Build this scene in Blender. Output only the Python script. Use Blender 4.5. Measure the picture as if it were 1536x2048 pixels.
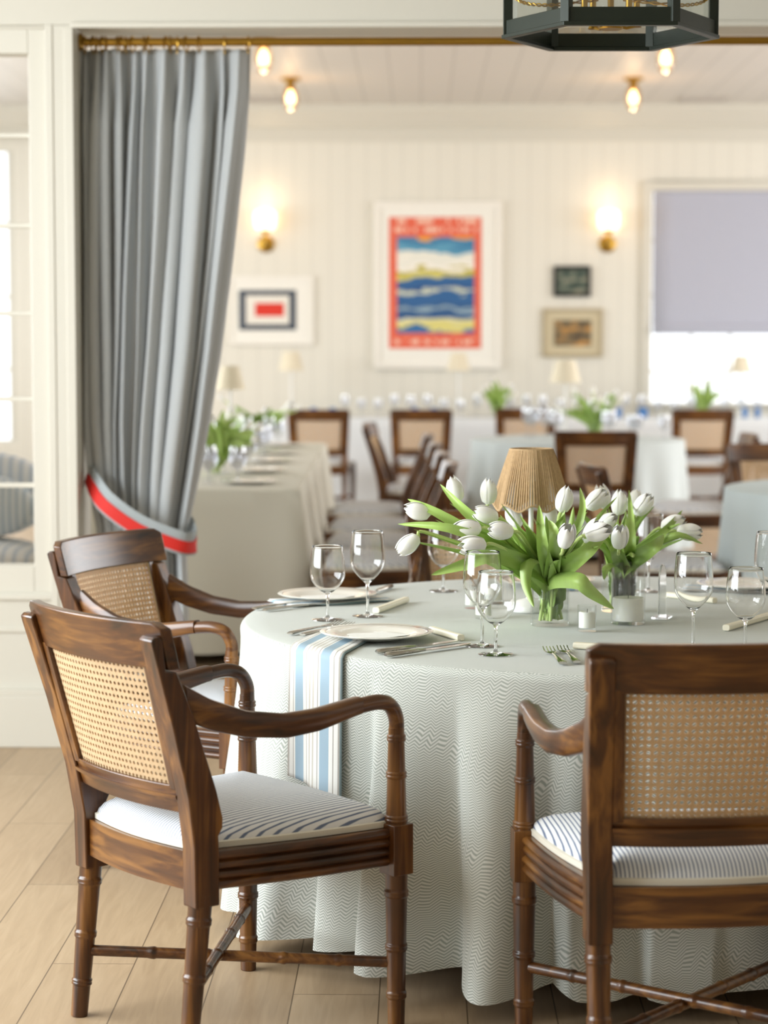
import bpy, math, random
from mathutils import Vector, Matrix
PI = math.pi
random.seed(7)
SC = bpy.context.scene
COL = SC.collection
for o in list(bpy.data.objects): bpy.data.objects.remove(o)

# ------------------------------------------------------------------ camera
F = 4365.0; HC = 1.366; PITCH = math.atan((1024 - 689) / F); YAW = 0.0163
cam = bpy.data.cameras.new('camera'); camo = bpy.data.objects.new('camera', cam); COL.objects.link(camo)
camo.location = (0, 0, HC); camo.rotation_euler = (PI / 2 - PITCH, 0, YAW)
cam.sensor_fit = 'HORIZONTAL'; cam.sensor_width = 36; cam.lens = F / 1536 * 36
cam.dof.use_dof = True; cam.dof.focus_distance = 4.72; cam.dof.aperture_fstop = 4.2
cam.clip_start = 0.05; cam.clip_end = 300
SC.camera = camo
SC.view_settings.view_transform = 'Standard'; SC.view_settings.look = 'None'
SC.view_settings.gamma = 1; SC.view_settings.use_curve_mapping = False
SC.view_settings.exposure = 0.40

# ------------------------------------------------------------------ world, daylight and fill lamps
w = bpy.data.worlds.new('sky'); SC.world = w; w.use_nodes = True
w.node_tree.nodes['Background'].inputs[0].default_value = (0.93, 0.97, 1.0, 1)
w.node_tree.nodes['Background'].inputs[1].default_value = 1.7

def area(name, loc, aim, sx, sy, watts, col=(1, 1, 1)):
    l = bpy.data.lights.new(name, 'AREA'); l.shape = 'RECTANGLE'; l.size = sx; l.size_y = sy
    l.energy = watts; l.color = col
    o = bpy.data.objects.new(name, l); COL.objects.link(o); o.location = loc
    d = Vector(aim) - Vector(loc)
    o.rotation_euler = d.to_track_quat('-Z', 'Y').to_euler()
    return o
DAY = (0.90, 0.96, 1.0)
area('window_daylight_left', (-3.45, 3.9, 1.75), (0, 3.9, 1.25), 3.8, 2.0, 205, DAY)
area('window_daylight_right', (4.35, 3.6, 1.8), (0, 4.2, 0.9), 5.0, 1.8, 7, (1, 0.97, 0.92))  # unseen weak fill lamp; the right wall has no window
area('window_daylight_rear', (0.4, -2.2, 2.0), (0, 4.0, 1.2), 4.0, 1.8, 3.5, (1, 0.97, 0.92))  # unseen weak fill lamp behind the camera; the rear wall is solid
area('far_room_daylight_left', (-5.2, 13.5, 2.0), (0, 13.5, 1.0), 9.0, 2.2, 285, DAY)  # lamp added along the windowless left side to brighten the far room
area('far_room_daylight_right', (6.2, 13.5, 2.0), (0, 13.5, 1.0), 9.0, 2.2, 275, (0.97, 0.98, 1.0))  # its added counterpart on the right, also before a solid wall

# ------------------------------------------------------------------ geometry of the camera ray (used to read positions off the photo)
def cf(X, Y, z=0.0):
    return Vector((X * math.cos(YAW) - Y * math.sin(YAW), X * math.sin(YAW) + Y * math.cos(YAW), z))
def ray(px, py):
    a = (px - 768) / F; b = (1024 - py) / F
    return a, math.cos(PITCH) + b * math.sin(PITCH), -math.sin(PITCH) + b * math.cos(PITCH)
def at(px, py, Y):                       # point at horizontal distance Y
    a, y, z = ray(px, py); t = Y / y
    return cf(a * t, Y, HC + z * t)
def atz(px, py, z0):                     # point on the level plane z0
    a, y, z = ray(px, py); t = (z0 - HC) / z
    return cf(a * t, y * t, z0)
def aty(px, py, wy):                     # point on the vertical plane world y = wy
    p = at(px, py, 1.0); o = Vector((0, 0, HC)); d = p - o
    t = wy / d.y
    return o + d * t

# ------------------------------------------------------------------ materials
def newmat(name):
    m = bpy.data.materials.new(name); m.use_nodes = True
    n = m.node_tree.nodes; return m, n, m.node_tree.links, n['Principled BSDF']
def hexc(s):
    r = [int(s[i:i + 2], 16) / 255 for i in (0, 2, 4)]
    return tuple((c / 12.92 if c <= 0.04045 else ((c + 0.055) / 1.055) ** 2.4) for c in r) + (1,)
def nd(n, t, **k):
    x = n.new(t)
    for a, b in k.items():
        if a.startswith('i_'): x.inputs[a[2:].replace('_', ' ')].default_value = b
        else: setattr(x, a, b)
    return x
def plain(name, col, rough=0.5, metal=0, noise=0.0, nscale=8, bump=0.0, bscale=200, coat=0, stretch=(1, 1, 1), sss=0):
    m, n, L, b = newmat(name)
    col = hexc(col) if isinstance(col, str) else col
    b.inputs['Base Color'].default_value = col; b.inputs['Roughness'].default_value = rough
    b.inputs['Metallic'].default_value = metal; b.inputs['Coat Weight'].default_value = coat
    tc = n.new('ShaderNodeTexCoord'); mp = n.new('ShaderNodeMapping'); mp.inputs['Scale'].default_value = stretch
    L.new(tc.outputs['Object'], mp.inputs[0])
    if noise:
        t = nd(n, 'ShaderNodeTexNoise'); t.inputs['Scale'].default_value = nscale; t.inputs['Detail'].default_value = 5
        L.new(mp.outputs[0], t.inputs[0])
        mx = nd(n, 'ShaderNodeMix', data_type='RGBA')
        mx.inputs[6].default_value = tuple(c * (1 - noise) for c in col[:3]) + (1,)
        mx.inputs[7].default_value = tuple(min(1, c * (1 + noise)) for c in col[:3]) + (1,)
        L.new(t.outputs[0], mx.inputs[0]); L.new(mx.outputs[2], b.inputs['Base Color'])
    if bump:
        t2 = nd(n, 'ShaderNodeTexNoise'); t2.inputs['Scale'].default_value = bscale; t2.inputs['Detail'].default_value = 4
        L.new(mp.outputs[0], t2.inputs[0])
        bp = nd(n, 'ShaderNodeBump'); bp.inputs['Strength'].default_value = bump; bp.inputs['Distance'].default_value = 0.002
        L.new(t2.outputs[0], bp.inputs['Height']); L.new(bp.outputs[0], b.inputs['Normal'])
    if sss:
        b.inputs['Subsurface Weight'].default_value = sss; b.inputs['Subsurface Radius'].default_value = (0.01, 0.01, 0.006)
    return m
def mathn(n, L, op, a, bb=None):
    x = n.new('ShaderNodeMath'); x.operation = op
    for i, v in enumerate((a, bb)):
        if v is None: continue
        if isinstance(v, (int, float)): x.inputs[i].default_value = v
        else: L.new(v, x.inputs[i])
    return x.outputs[0]
def ramp(n, L, fac, stops, interp='LINEAR'):
    r = n.new('ShaderNodeValToRGB'); r.color_ramp.interpolation = interp
    e = r.color_ramp.elements
    while len(e) > 1: e.remove(e[-1])
    e[0].position = stops[0][0]; e[0].color = hexc(stops[0][1])
    for p, c in stops[1:]:
        k = e.new(p); k.color = hexc(c)
    L.new(fac, r.inputs[0]); return r.outputs[0]

def wood(name, axis, dark='2b1809', mid='543012', light='845827', rough=0.3):
    m, n, L, b = newmat(name)
    tc = n.new('ShaderNodeTexCoord'); mp = n.new('ShaderNodeMapping')
    s = [34, 34, 34]; s[axis] = 1.6; mp.inputs['Scale'].default_value = s
    L.new(tc.outputs['Object'], mp.inputs[0])
    t = nd(n, 'ShaderNodeTexNoise'); t.inputs['Scale'].default_value = 1.6; t.inputs['Detail'].default_value = 7
    t.inputs['Distortion'].default_value = 0.5; L.new(mp.outputs[0], t.inputs[0])
    w2 = nd(n, 'ShaderNodeTexNoise'); w2.inputs['Scale'].default_value = 5.5; L.new(tc.outputs['Object'], w2.inputs[0])
    f = mathn(n, L, 'ADD', mathn(n, L, 'MULTIPLY', t.outputs[0], 0.6), mathn(n, L, 'MULTIPLY', w2.outputs[0], 0.4))
    L.new(ramp(n, L, f, [(0.34, dark), (0.5, mid), (0.64, light)]), b.inputs['Base Color'])
    b.inputs['Roughness'].default_value = rough; b.inputs['Coat Weight'].default_value = 0.25; b.inputs['Coat Roughness'].default_value = 0.25
    bp = nd(n, 'ShaderNodeBump'); bp.inputs['Strength'].default_value = 0.12; bp.inputs['Distance'].default_value = 0.001
    L.new(t.outputs[0], bp.inputs['Height']); L.new(bp.outputs[0], b.inputs['Normal'])
    return m
WX, WY, WZ = wood('walnut_stain_x', 0), wood('walnut_stain_y', 1), wood('walnut_stain_z', 2)

def stripe_mat(name, base, line, pitch, width, axis=0, jit=0.0, rough=0.85):
    m, n, L, b = newmat(name)
    tc = n.new('ShaderNodeTexCoord'); sp = n.new('ShaderNodeSeparateXYZ'); L.new(tc.outputs['Object'], sp.inputs[0])
    x = sp.outputs[axis]
    if jit:
        t = nd(n, 'ShaderNodeTexNoise'); t.inputs['Scale'].default_value = 7; L.new(tc.outputs['Object'], t.inputs[0])
        x = mathn(n, L, 'ADD', x, mathn(n, L, 'MULTIPLY', t.outputs[0], jit))
    fr = mathn(n, L, 'FRACT', mathn(n, L, 'ADD', mathn(n, L, 'DIVIDE', x, pitch), 100.0))
    L.new(ramp(n, L, fr, [(0, line), (width * 0.85, line), (width * 1.15, base), (0.93, base), (1, line)]), b.inputs['Base Color'])
    b.inputs['Roughness'].default_value = rough
    return m
M_CUSH = stripe_mat('ticking_stripe', 'eceef0', '6c7a96', 0.0077, 0.27, 0, 0.002)
M_PIPE = plain('cream_piping', 'e6e1d2', 0.8, bump=0.3, bscale=600)
M_CANE = plain('woven_cane', 'dcc39c', 0.5, noise=0.22, nscale=60, bump=0.3, bscale=400)

M_WALL = plain('cream_wall_paint', 'd1cdc1', 0.6)
M_TRIM = plain('cream_trim_paint', 'd4d0c4', 0.42)
_n, _L = M_CANE.node_tree.nodes, M_CANE.node_tree.links
_t = _n.new('ShaderNodeBsdfTranslucent'); _t.inputs[0].default_value = hexc('e6b56c')
_m = _n.new('ShaderNodeMixShader'); _m.inputs[0].default_value = 0.28
_L.new(_n['Principled BSDF'].outputs[0], _m.inputs[1]); _L.new(_t.outputs[0], _m.inputs[2]); _L.new(_m.outputs[0], _n['Material Output'].inputs[0])
M_BRASS = plain('aged_brass', 'b08a3c', 0.32, metal=1, noise=0.15)
M_GUNMETAL = plain('dark_green_metal', '20281f', 0.35, metal=0.3, noise=0.2, nscale=30)
M_WHITE = plain('white_porcelain', 'f3f1ec', 0.12, coat=0.5)
M_WAX = plain('white_wax', 'f6f3ec', 0.45, sss=0.4)
M_SILVER = plain('polished_silver', 'c9c6c0', 0.16, metal=1)
M_FAVOR = plain('cream_favor_paper', 'f4eed8', 0.5)
M_PAPER = plain('white_card', 'f6f5f1', 0.7)
M_CURT = plain('grey_linen', 'aeb1b2', 0.9, noise=0.06, nscale=300, bump=0.4, bscale=900)
M_TIE = plain('pale_grey_tieback', 'a3abae', 0.85, bump=0.3, bscale=800)
M_RED = plain('red_ribbon', 'd2261d', 0.7)
M_ROPE = plain('jute_cord', 'bfa078', 0.85, noise=0.25, nscale=120, bump=0.6, bscale=500)
M_LAMPW = plain('white_lamp_metal', 'eeeeea', 0.3)
M_FARSHADE = plain('pale_straw_shade', 'e4dac2', 0.8, noise=0.1, nscale=40)
M_STEM = plain('tulip_stem_green', 'c3d685', 0.42, noise=0.15, nscale=20, sss=0.15)
M_LEAF = plain('tulip_leaf_green', 'a9c66c', 0.38, noise=0.2, nscale=22, stretch=(1, 1, 0.3), sss=0.2)
M_PETAL = plain('white_petal', 'fbfaf3', 0.5, noise=0.02, nscale=30, sss=0.4)
M_CLOTHW = plain('white_blue_cloth', 'dfe3e6', 0.85)
M_CLOTHS = plain('pale_sage_cloth', 'c6cfd0', 0.85)
M_CLOTHB = plain('pale_blue_grey_cloth', 'c3cfd1', 0.85)
M_CLOTHC = plain('oatmeal_cloth', 'd3d0c3', 0.85)
M_BLUEGL = plain('cobalt_glass', (0.08, 0.22, 0.5, 1), 0.1, coat=0.5)
M_DARK = plain('dark_underside', '241a12', 0.8)

def glass(name, col=(1, 1, 1, 1), rough=0.0, ior=1.45):
    m, n, L, b = newmat(name)
    b.inputs['Base Color'].default_value = col; b.inputs['Transmission Weight'].default_value = 1
    b.inputs['Roughness'].default_value = rough; b.inputs['IOR'].default_value = ior
    return m
M_GLASS = glass('clear_glass')
def pane(name, tint=(1, 1, 1, 1), refl=0.08):
    m, n, L, b = newmat(name); out = n['Material Output']
    n.remove(b)
    tr = n.new('ShaderNodeBsdfTransparent'); tr.inputs[0].default_value = tint
    gl = n.new('ShaderNodeBsdfGlossy'); gl.inputs['Roughness'].default_value = 0.02
    mx = n.new('ShaderNodeMixShader'); mx.inputs[0].default_value = refl
    L.new(tr.outputs[0], mx.inputs[1]); L.new(gl.outputs[0], mx.inputs[2]); L.new(mx.outputs[0], out.inputs[0])
    return m
M_PANE = pane('window_glass')
M_THING = pane('thin_clear_glass', (0.97, 0.985, 0.98, 1), 0.12)
def thin(name, tint, k=1.0, ior=1.4):
    m = pane(name, tint); n, L = m.node_tree.nodes, m.node_tree.links
    f0 = n.new('ShaderNodeLayerWeight'); f0.inputs[0].default_value = 0.5; f = n.new('ShaderNodeMath'); f.operation = 'MULTIPLY_ADD'; pw = n.new('ShaderNodeMath'); pw.operation = 'POWER'; pw.inputs[1].default_value = 4.0; L.new(f0.outputs['Facing'], pw.inputs[0]); L.new(pw.outputs[0], f.inputs[0]); f.inputs[1].default_value = 0.55; f.inputs[2].default_value = 0.035 * ior
    mx = [x for x in n if x.type == 'MIX_SHADER'][0]
    q = n.new('ShaderNodeMath'); q.operation = 'MULTIPLY'; q.inputs[1].default_value = k; L.new(f.outputs[0], q.inputs[0]); L.new(q.outputs[0], mx.inputs[0])
    return m
M_VASE = thin('thin_vase_glass', (0.99, 0.997, 0.993, 1), 1.0)
M_FARGL = pane('far_stemware_glass', (0.97, 0.98, 1, 1), 0.22)
M_WATER = thin('vase_water', (0.985, 0.995, 0.985, 1), 0.4, 1.33)
M_AMBER = thin('warm_clear_glass', (1, 0.93, 0.84, 1), 1.0)
def emis(name, col, st):
    m, n, L, b = newmat(name)
    b.inputs['Base Color'].default_value = hexc(col); b.inputs['Emission Color'].default_value = hexc(col)
    b.inputs['Emission Strength'].default_value = st
    return m
M_BULB = emis('warm_bulb', 'ffcf94', 7)
M_GLOWSHADE = emis('lit_sconce_shade', 'ffdcb0', 2.4)

# floor boards
def floor_mat():
    m, n, L, b = newmat('pale_oak_boards')
    tc = n.new('ShaderNodeTexCoord'); sp = n.new('ShaderNodeSeparateXYZ'); L.new(tc.outputs['Object'], sp.inputs[0])
    W = 0.182
    xi = mathn(n, L, 'DIVIDE', mathn(n, L, 'ADD', sp.outputs[0], 0.083), W)
    row = mathn(n, L, 'FLOOR', xi); fx = mathn(n, L, 'FRACT', mathn(n, L, 'ADD', xi, 50.0))
    off = mathn(n, L, 'MULTIPLY', mathn(n, L, 'FRACT', mathn(n, L, 'ADD', mathn(n, L, 'MULTIPLY', row, 0.3719), 40.0)), 1.9)
    yi = mathn(n, L, 'DIVIDE', mathn(n, L, 'ADD', sp.outputs[1], off), 1.9)
    seg = mathn(n, L, 'FLOOR', yi); fy = mathn(n, L, 'FRACT', mathn(n, L, 'ADD', yi, 50.0))
    gx = mathn(n, L, 'MINIMUM', fx, mathn(n, L, 'SUBTRACT', 1.0, fx))
    gy = mathn(n, L, 'MULTIPLY', mathn(n, L, 'MINIMUM', fy, mathn(n, L, 'SUBTRACT', 1.0, fy)), 1.9 / W)
    g = mathn(n, L, 'MINIMUM', gx, gy)
    gap = mathn(n, L, 'LESS_THAN', g, 0.008)
    cb = n.new('ShaderNodeCombineXYZ'); L.new(row, cb.inputs[0]); L.new(seg, cb.inputs[1])
    wn = n.new('ShaderNodeTexWhiteNoise'); wn.noise_dimensions = '2D'; L.new(cb.outputs[0], wn.inputs['Vector'])
    mp = n.new('ShaderNodeMapping'); mp.inputs['Scale'].default_value = (16, 1.3, 1)
    ad = n.new('ShaderNodeVectorMath'); ad.operation = 'ADD'; L.new(tc.outputs['Object'], ad.inputs[0]); L.new(wn.outputs['Color'], ad.inputs[1])
    L.new(ad.outputs[0], mp.inputs[0])
    t = nd(n, 'ShaderNodeTexNoise'); t.inputs['Scale'].default_value = 2.2; t.inputs['Detail'].default_value = 7; t.inputs['Distortion'].default_value = 1.8
    L.new(mp.outputs[0], t.inputs[0])
    f = mathn(n, L, 'ADD', mathn(n, L, 'MULTIPLY', t.outputs[0], 0.5), mathn(n, L, 'MULTIPLY', wn.outputs[0], 0.22))
    c1 = ramp(n, L, f, [(0.2, 'a38a6c'), (0.45, 'b69d7e'), (0.7, 'c5ae90')])
    # knots
    vo = n.new('ShaderNodeTexVoronoi'); vo.inputs['Scale'].default_value = 2.3; L.new(tc.outputs['Object'], vo.inputs['Vector'])
    kn = mathn(n, L, 'LESS_THAN', vo.outputs['Distance'], 0.035)
    m1 = nd(n, 'ShaderNodeMix', data_type='RGBA'); L.new(mathn(n, L, 'MULTIPLY', kn, 0.6), m1.inputs[0]); L.new(c1, m1.inputs[6]); m1.inputs[7].default_value = hexc('6d4f31')
    m2 = nd(n, 'ShaderNodeMix', data_type='RGBA'); L.new(mathn(n, L, 'MULTIPLY', gap, 0.75), m2.inputs[0]); L.new(m1.outputs[2], m2.inputs[6]); m2.inputs[7].default_value = hexc('4e3d2a')
    L.new(m2.outputs[2], b.inputs['Base Color'])
    b.inputs['Roughness'].default_value = 0.42
    return m
def groove_mat(name, col, pitch, axis, depth=0.5, lw=0.06, tint=0.82):
    m, n, L, b = newmat(name)
    tc = n.new('ShaderNodeTexCoord'); sp = n.new('ShaderNodeSeparateXYZ'); L.new(tc.outputs['Object'], sp.inputs[0])
    fr = mathn(n, L, 'FRACT', mathn(n, L, 'ADD', mathn(n, L, 'DIVIDE', sp.outputs[axis], pitch), 100.0))
    g = mathn(n, L, 'LESS_THAN', fr, lw)
    c = hexc(col); mx = nd(n, 'ShaderNodeMix', data_type='RGBA'); mx.inputs[6].default_value = c
    mx.inputs[7].default_value = tuple(k * tint for k in c[:3]) + (1,); L.new(g, mx.inputs[0]); L.new(mx.outputs[2], b.inputs['Base Color'])
    bp = nd(n, 'ShaderNodeBump'); bp.invert = True; bp.inputs['Strength'].default_value = depth; bp.inputs['Distance'].default_value = 0.01
    L.new(g, bp.inputs['Height']); L.new(bp.outputs[0], b.inputs['Normal'])
    b.inputs['Roughness'].default_value = 0.5
    return m
M_FLOOR = floor_mat()
M_BEAD = groove_mat('cream_vertical_boards', 'e2ded2', 0.16, 0, lw=0.09, tint=.9, depth=.3)
M_CEILB = groove_mat('white_ceiling_boards', 'd6d1ca', 0.24, 0, lw=0.07)

def zigzag_mat():
    m, n, L, b = newmat('sage_zigzag_cloth')
    uv = n.new('ShaderNodeUVMap'); uv.uv_map = 'cloth'
    t = nd(n, 'ShaderNodeTexNoise'); t.inputs['Scale'].default_value = 7; t.inputs['Detail'].default_value = 1; L.new(uv.outputs[0], t.inputs[0])
    sp = n.new('ShaderNodeSeparateXYZ'); L.new(uv.outputs[0], sp.inputs[0])
    u = mathn(n, L, 'ADD', sp.outputs[0], mathn(n, L, 'MULTIPLY', t.outputs[0], 0.07))
    tri = mathn(n, L, 'PINGPONG', u, 0.013)
    v = mathn(n, L, 'ADD', sp.outputs[1], mathn(n, L, 'MULTIPLY', tri, 0.6))
    v = mathn(n, L, 'ADD', v, mathn(n, L, 'MULTIPLY', t.outputs[0], 0.075))
    s = mathn(n, L, 'SINE', mathn(n, L, 'MULTIPLY', v, 2 * PI / 0.0062))
    f = mathn(n, L, 'MULTIPLY_ADD', s, 0.5); f.node.inputs[2].default_value = 0.5
    L.new(ramp(n, L, f, [(0.2, 'a3aaa2'), (0.62, 'd3d5cf'), (1.0, 'dbddd8')]), b.inputs['Base Color'])
    t2 = nd(n, 'ShaderNodeTexNoise'); t2.inputs['Scale'].default_value = 900; L.new(uv.outputs[0], t2.inputs[0])
    bp = nd(n, 'ShaderNodeBump'); bp.inputs['Strength'].default_value = 0.15; bp.inputs['Distance'].default_value = 0.0006
    L.new(mathn(n, L, 'ADD', f, t2.outputs[0]), bp.inputs['Height']); L.new(bp.outputs[0], b.inputs['Normal'])
    b.inputs['Roughness'].default_value = 0.85; b.inputs['Sheen Weight'].default_value = 0.15
    return m
M_ZIG = zigzag_mat()
def napkin_mat(name, dark=False):
    m, n, L, b = newmat(name)
    uv = n.new('ShaderNodeUVMap'); uv.uv_map = 'cloth'
    sp = n.new('ShaderNodeSeparateXYZ'); L.new(uv.outputs[0], sp.inputs[0])
    W, Bl, G = 'e9e8e3', '9cb4c4', 'aaa59d'
    st = [(0, G), (0.03, W), (0.09, G), (0.105, W), (0.13, Bl), (0.27, Bl), (0.28, W), (0.34, G), (0.355, W), (0.40, 'c9c4ba'), (0.43, W), (0.47, 'c9c4ba'), (0.5, W), (0.56, G), (0.575, W),
          (0.61, Bl), (0.77, Bl), (0.78, W), (0.85, G), (0.87, W), (0.94, G), (0.97, '8fa3a8')]
    L.new(ramp(n, L, sp.outputs[0], st, 'CONSTANT'), b.inputs['Base Color'])
    b.inputs['Roughness'].default_value = 0.85
    return m
M_NAPK = napkin_mat('striped_napkin')

# ------------------------------------------------------------------ mesh helpers
def link(name, me, mat, parent=None, loc=None):
    o = bpy.data.objects.new(name, me); COL.objects.link(o)
    if mat: me.materials.append(mat)
    if parent: o.parent = parent
    if loc is not None: o.location = loc
    return o
class MB:
    def __init__(s): s.v = []; s.f = []; s.uv = {}
    def add(s, vs, fs):
        k = len(s.v); s.v += [tuple(p) for p in vs]; s.f += [tuple(i + k for i in q) for q in fs]; return s
    def box(s, a, b, M=None):
        x0, y0, z0 = a; x1, y1, z1 = b
        v = [Vector(p) for p in ((x0, y0, z0), (x1, y0, z0), (x1, y1, z0), (x0, y1, z0), (x0, y0, z1), (x1, y0, z1), (x1, y1, z1), (x0, y1, z1))]
        if M: v = [M @ p for p in v]
        return s.add(v, [(3, 2, 1, 0), (4, 5, 6, 7), (0, 1, 5, 4), (1, 2, 6, 5), (2, 3, 7, 6), (3, 0, 4, 7)])
    def loft(s, rings, cap=True, closed=True):
        n = len(rings[0]); v = [p for r in rings for p in r]; f = []
        for i in range(len(rings) - 1):
            for j in range(n if closed else n - 1):
                k = (j + 1) % n
                f.append((i * n + j, i * n + k, (i + 1) * n + k, (i + 1) * n + j))
        if cap and closed:
            f.append(tuple(range(n - 1, -1, -1))); f.append(tuple((len(rings) - 1) * n + j for j in range(n)))
        return s.add(v, f)
    def lathe(s, prof, n=24, c=(0, 0, 0), M=None, cap=False):
        rings = []
        for r, z in prof:
            rr = max(r, 1e-5)
            ring = [Vector((rr * math.cos(2 * PI * j / n), rr * math.sin(2 * PI * j / n), z)) for j in range(n)]
            ring = [(M @ p if M else p) + Vector(c) for p in ring]
            rings.append(ring)
        return s.loft(rings, cap=cap)
    def tube(s, pts, rad, n=10, flat=None, up=None, cap=True):
        pts = [Vector(p) for p in pts]; rings = []; pr = None
        for i, p in enumerate(pts):
            d = (pts[min(i + 1, len(pts) - 1)] - pts[max(i - 1, 0)]).normalized()
            if pr is None:
                a = Vector(up) if up else (Vector((0, 0, 1)) if abs(d.z) < 0.9 else Vector((0, 1, 0)))
            else: a = pr
            u = (a - d * a.dot(d)).normalized(); pr = u; w_ = d.cross(u)
            r = rad[i] if isinstance(rad, (list, tuple)) else rad
            ru, rw = (r if isinstance(r, tuple) else (r, r))
            rings.append([p + u * ru * math.cos(2 * PI * j / n) + w_ * rw * math.sin(2 * PI * j / n) for j in range(n)])
        return s.loft(rings, cap=cap)
    def grid(s, fn, nu, nv, uvf=None):
        k = len(s.v)
        for j in range(nv + 1):
            for i in range(nu + 1): s.v.append(tuple(fn(i / nu, j / nv)))
        for j in range(nv):
            for i in range(nu):
                a = k + j * (nu + 1) + i
                if uvf: s.uv[len(s.f)] = [uvf(i / nu, j / nv), uvf((i + 1) / nu, j / nv), uvf((i + 1) / nu, (j + 1) / nv), uvf(i / nu, (j + 1) / nv)]
                s.f.append((a, a + 1, a + nu + 2, a + nu + 1))
        return s
    def prism(s, poly, x0, x1, ax=0):
        n = len(poly); v = []
        for x in (x0, x1):
            for p, q in poly: v.append((x, p, q) if ax == 0 else ((p, x, q) if ax == 1 else (p, q, x)))
        f = [(j, (j + 1) % n, n + (j + 1) % n, n + j) for j in range(n)]
        f += [tuple(range(n - 1, -1, -1)), tuple(n + j for j in range(n))]
        return s.add(v, f)
    def mesh(s, name, smooth=True, ang=35):
        me = bpy.data.meshes.new(name); me.from_pydata(s.v, [], s.f)
        if s.uv:
            L = me.uv_layers.new(name='cloth')
            for p in me.polygons:
                if p.index in s.uv:
                    for li, q in zip(p.loop_indices, s.uv[p.index]): L.data[li].uv = q
        import bmesh
        bm = bmesh.new(); bm.from_mesh(me)
        if not s.uv: bmesh.ops.remove_doubles(bm, verts=bm.verts, dist=1e-6)
        bmesh.ops.recalc_face_normals(bm, faces=bm.faces)
        bm.to_mesh(me); bm.free()
        if smooth:
            me.polygons.foreach_set('use_smooth', [True] * len(me.polygons))
            me.set_sharp_from_angle(angle=math.radians(ang))
        me.update(); return me
    def build(s, name, mat, parent=None, loc=None, bevel=0, solid=0, subs=0, smooth=True, ang=35):
        o = link(name, s.mesh(name, smooth, ang), mat, parent, loc)
        if solid:
            md = o.modifiers.new('solid', 'SOLIDIFY'); md.thickness = solid; md.offset = 0
        if bevel:
            md = o.modifiers.new('bevel', 'BEVEL'); md.width = bevel; md.segments = 2; md.limit_method = 'ANGLE'; md.angle_limit = math.radians(40)
        if subs:
            md = o.modifiers.new('subsurf', 'SUBSURF'); md.levels = subs; md.render_levels = subs
        return o
def tag(o, label=None, cat=None, group=None, kind=None):
    if label: o['label'] = label
    if cat: o['category'] = cat
    if group: o['group'] = group
    if kind: o['kind'] = kind
    return o
def struct(o): o['kind'] = 'structure'; return o
def empty(name, loc, rz=0):
    o = bpy.data.objects.new(name, None); COL.objects.link(o); o.location = loc; o.rotation_euler = (0, 0, rz)
    o.empty_display_size = 0.05; return o
def copy_tree(o, parent=None):
    c = o.copy(); COL.objects.link(c)
    if parent: c.parent = parent
    for ch in [x for x in bpy.data.objects if x.parent == o]: copy_tree(ch, c)
    return c
def smooth_path(P, n=8):            # Catmull-Rom through the points
    P = [Vector(p) for p in P]; out = []
    for i in range(len(P) - 1):
        a = P[max(i - 1, 0)]; b = P[i]; c = P[i + 1]; d = P[min(i + 2, len(P) - 1)]
        for k in range(n):
            t = k / n
            out.append(0.5 * ((2 * b) + (c - a) * t + (2 * a - 5 * b + 4 * c - d) * t * t + (3 * b - 3 * c + d - a) * t ** 3))
    out.append(P[-1]); return out
def interp(x, T):
    if x <= T[0][0]: return T[0][1]
    for (a, p), (b, q) in zip(T, T[1:]):
        if x <= b: return p + (q - p) * (x - a) / (b - a)
    return T[-1][1]

# ------------------------------------------------------------------ the setting
W0, W1 = 7.33, 7.63            # partition with the curtained opening
WB = 19.4                      # back wall of the far room
ZC = 3.1                       # near ceiling
p_c = aty(700, 214, WB); ZF = p_c.z     # far ceiling
z_sof = aty(300, 49, W0).z
x_jamb = aty(150, 500, W0).x
x_sg = aty(60, 600, W0).x      # right edge of the sidelight glass
z_g0 = aty(30, 1133, W0).z; z_g1 = aty(30, 105, W0).z
XR = 2.75
struct(MB().box((-6, -3, -0.05), (7, WB, 0)).build('floor', M_FLOOR, smooth=False))
struct(MB().box((-3.7, -2.6, ZC), (4.6, W0, ZC + 0.05)).build('ceiling', M_TRIM, smooth=False))
struct(MB().box((-5.5, W1, ZF), (6.5, WB, ZF + 0.05)).build('ceiling_far_room', M_CEILB, smooth=False))
# side and rear walls of the near room (window openings in the left one only)
m = MB()
for x0, x1 in ((-3.7, -3.6),):
    m.box((x0, -2.6, 0), (x1, W0, 0.75)).box((x0, -2.6, 2.75), (x1, W0, ZC))
    for ya, yb in ((-2.6, 1.3), (2.9, 3.1), (4.7, 4.9), (6.5, W0)): m.box((x0, ya, 0.75), (x1, yb, 2.75))
struct(m.build('wall_left', M_WALL, smooth=False))
struct(MB().box((4.5, -2.6, 0), (4.6, W0, ZC)).build('wall_right', M_WALL, smooth=False))
struct(MB().box((-3.7, -2.7, 0), (4.6, -2.6, ZC)).build('wall_rear', M_WALL, smooth=False))
for k, ya in enumerate((1.3, 3.1, 4.9)):
    m = MB()
    for a, b in ((ya, ya + .05), (ya + 1.55, ya + 1.6), (ya + .78, ya + .82)): m.box((-3.68, a, .75), (-3.62, b, 2.75))
    for z in (.75, 1.4, 2.05, 2.7): m.box((-3.68, ya, z), (-3.62, ya + 1.6, z + .05))
    wo = struct(m.build('window_%d' % (k + 4), M_TRIM, smooth=False))
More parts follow.
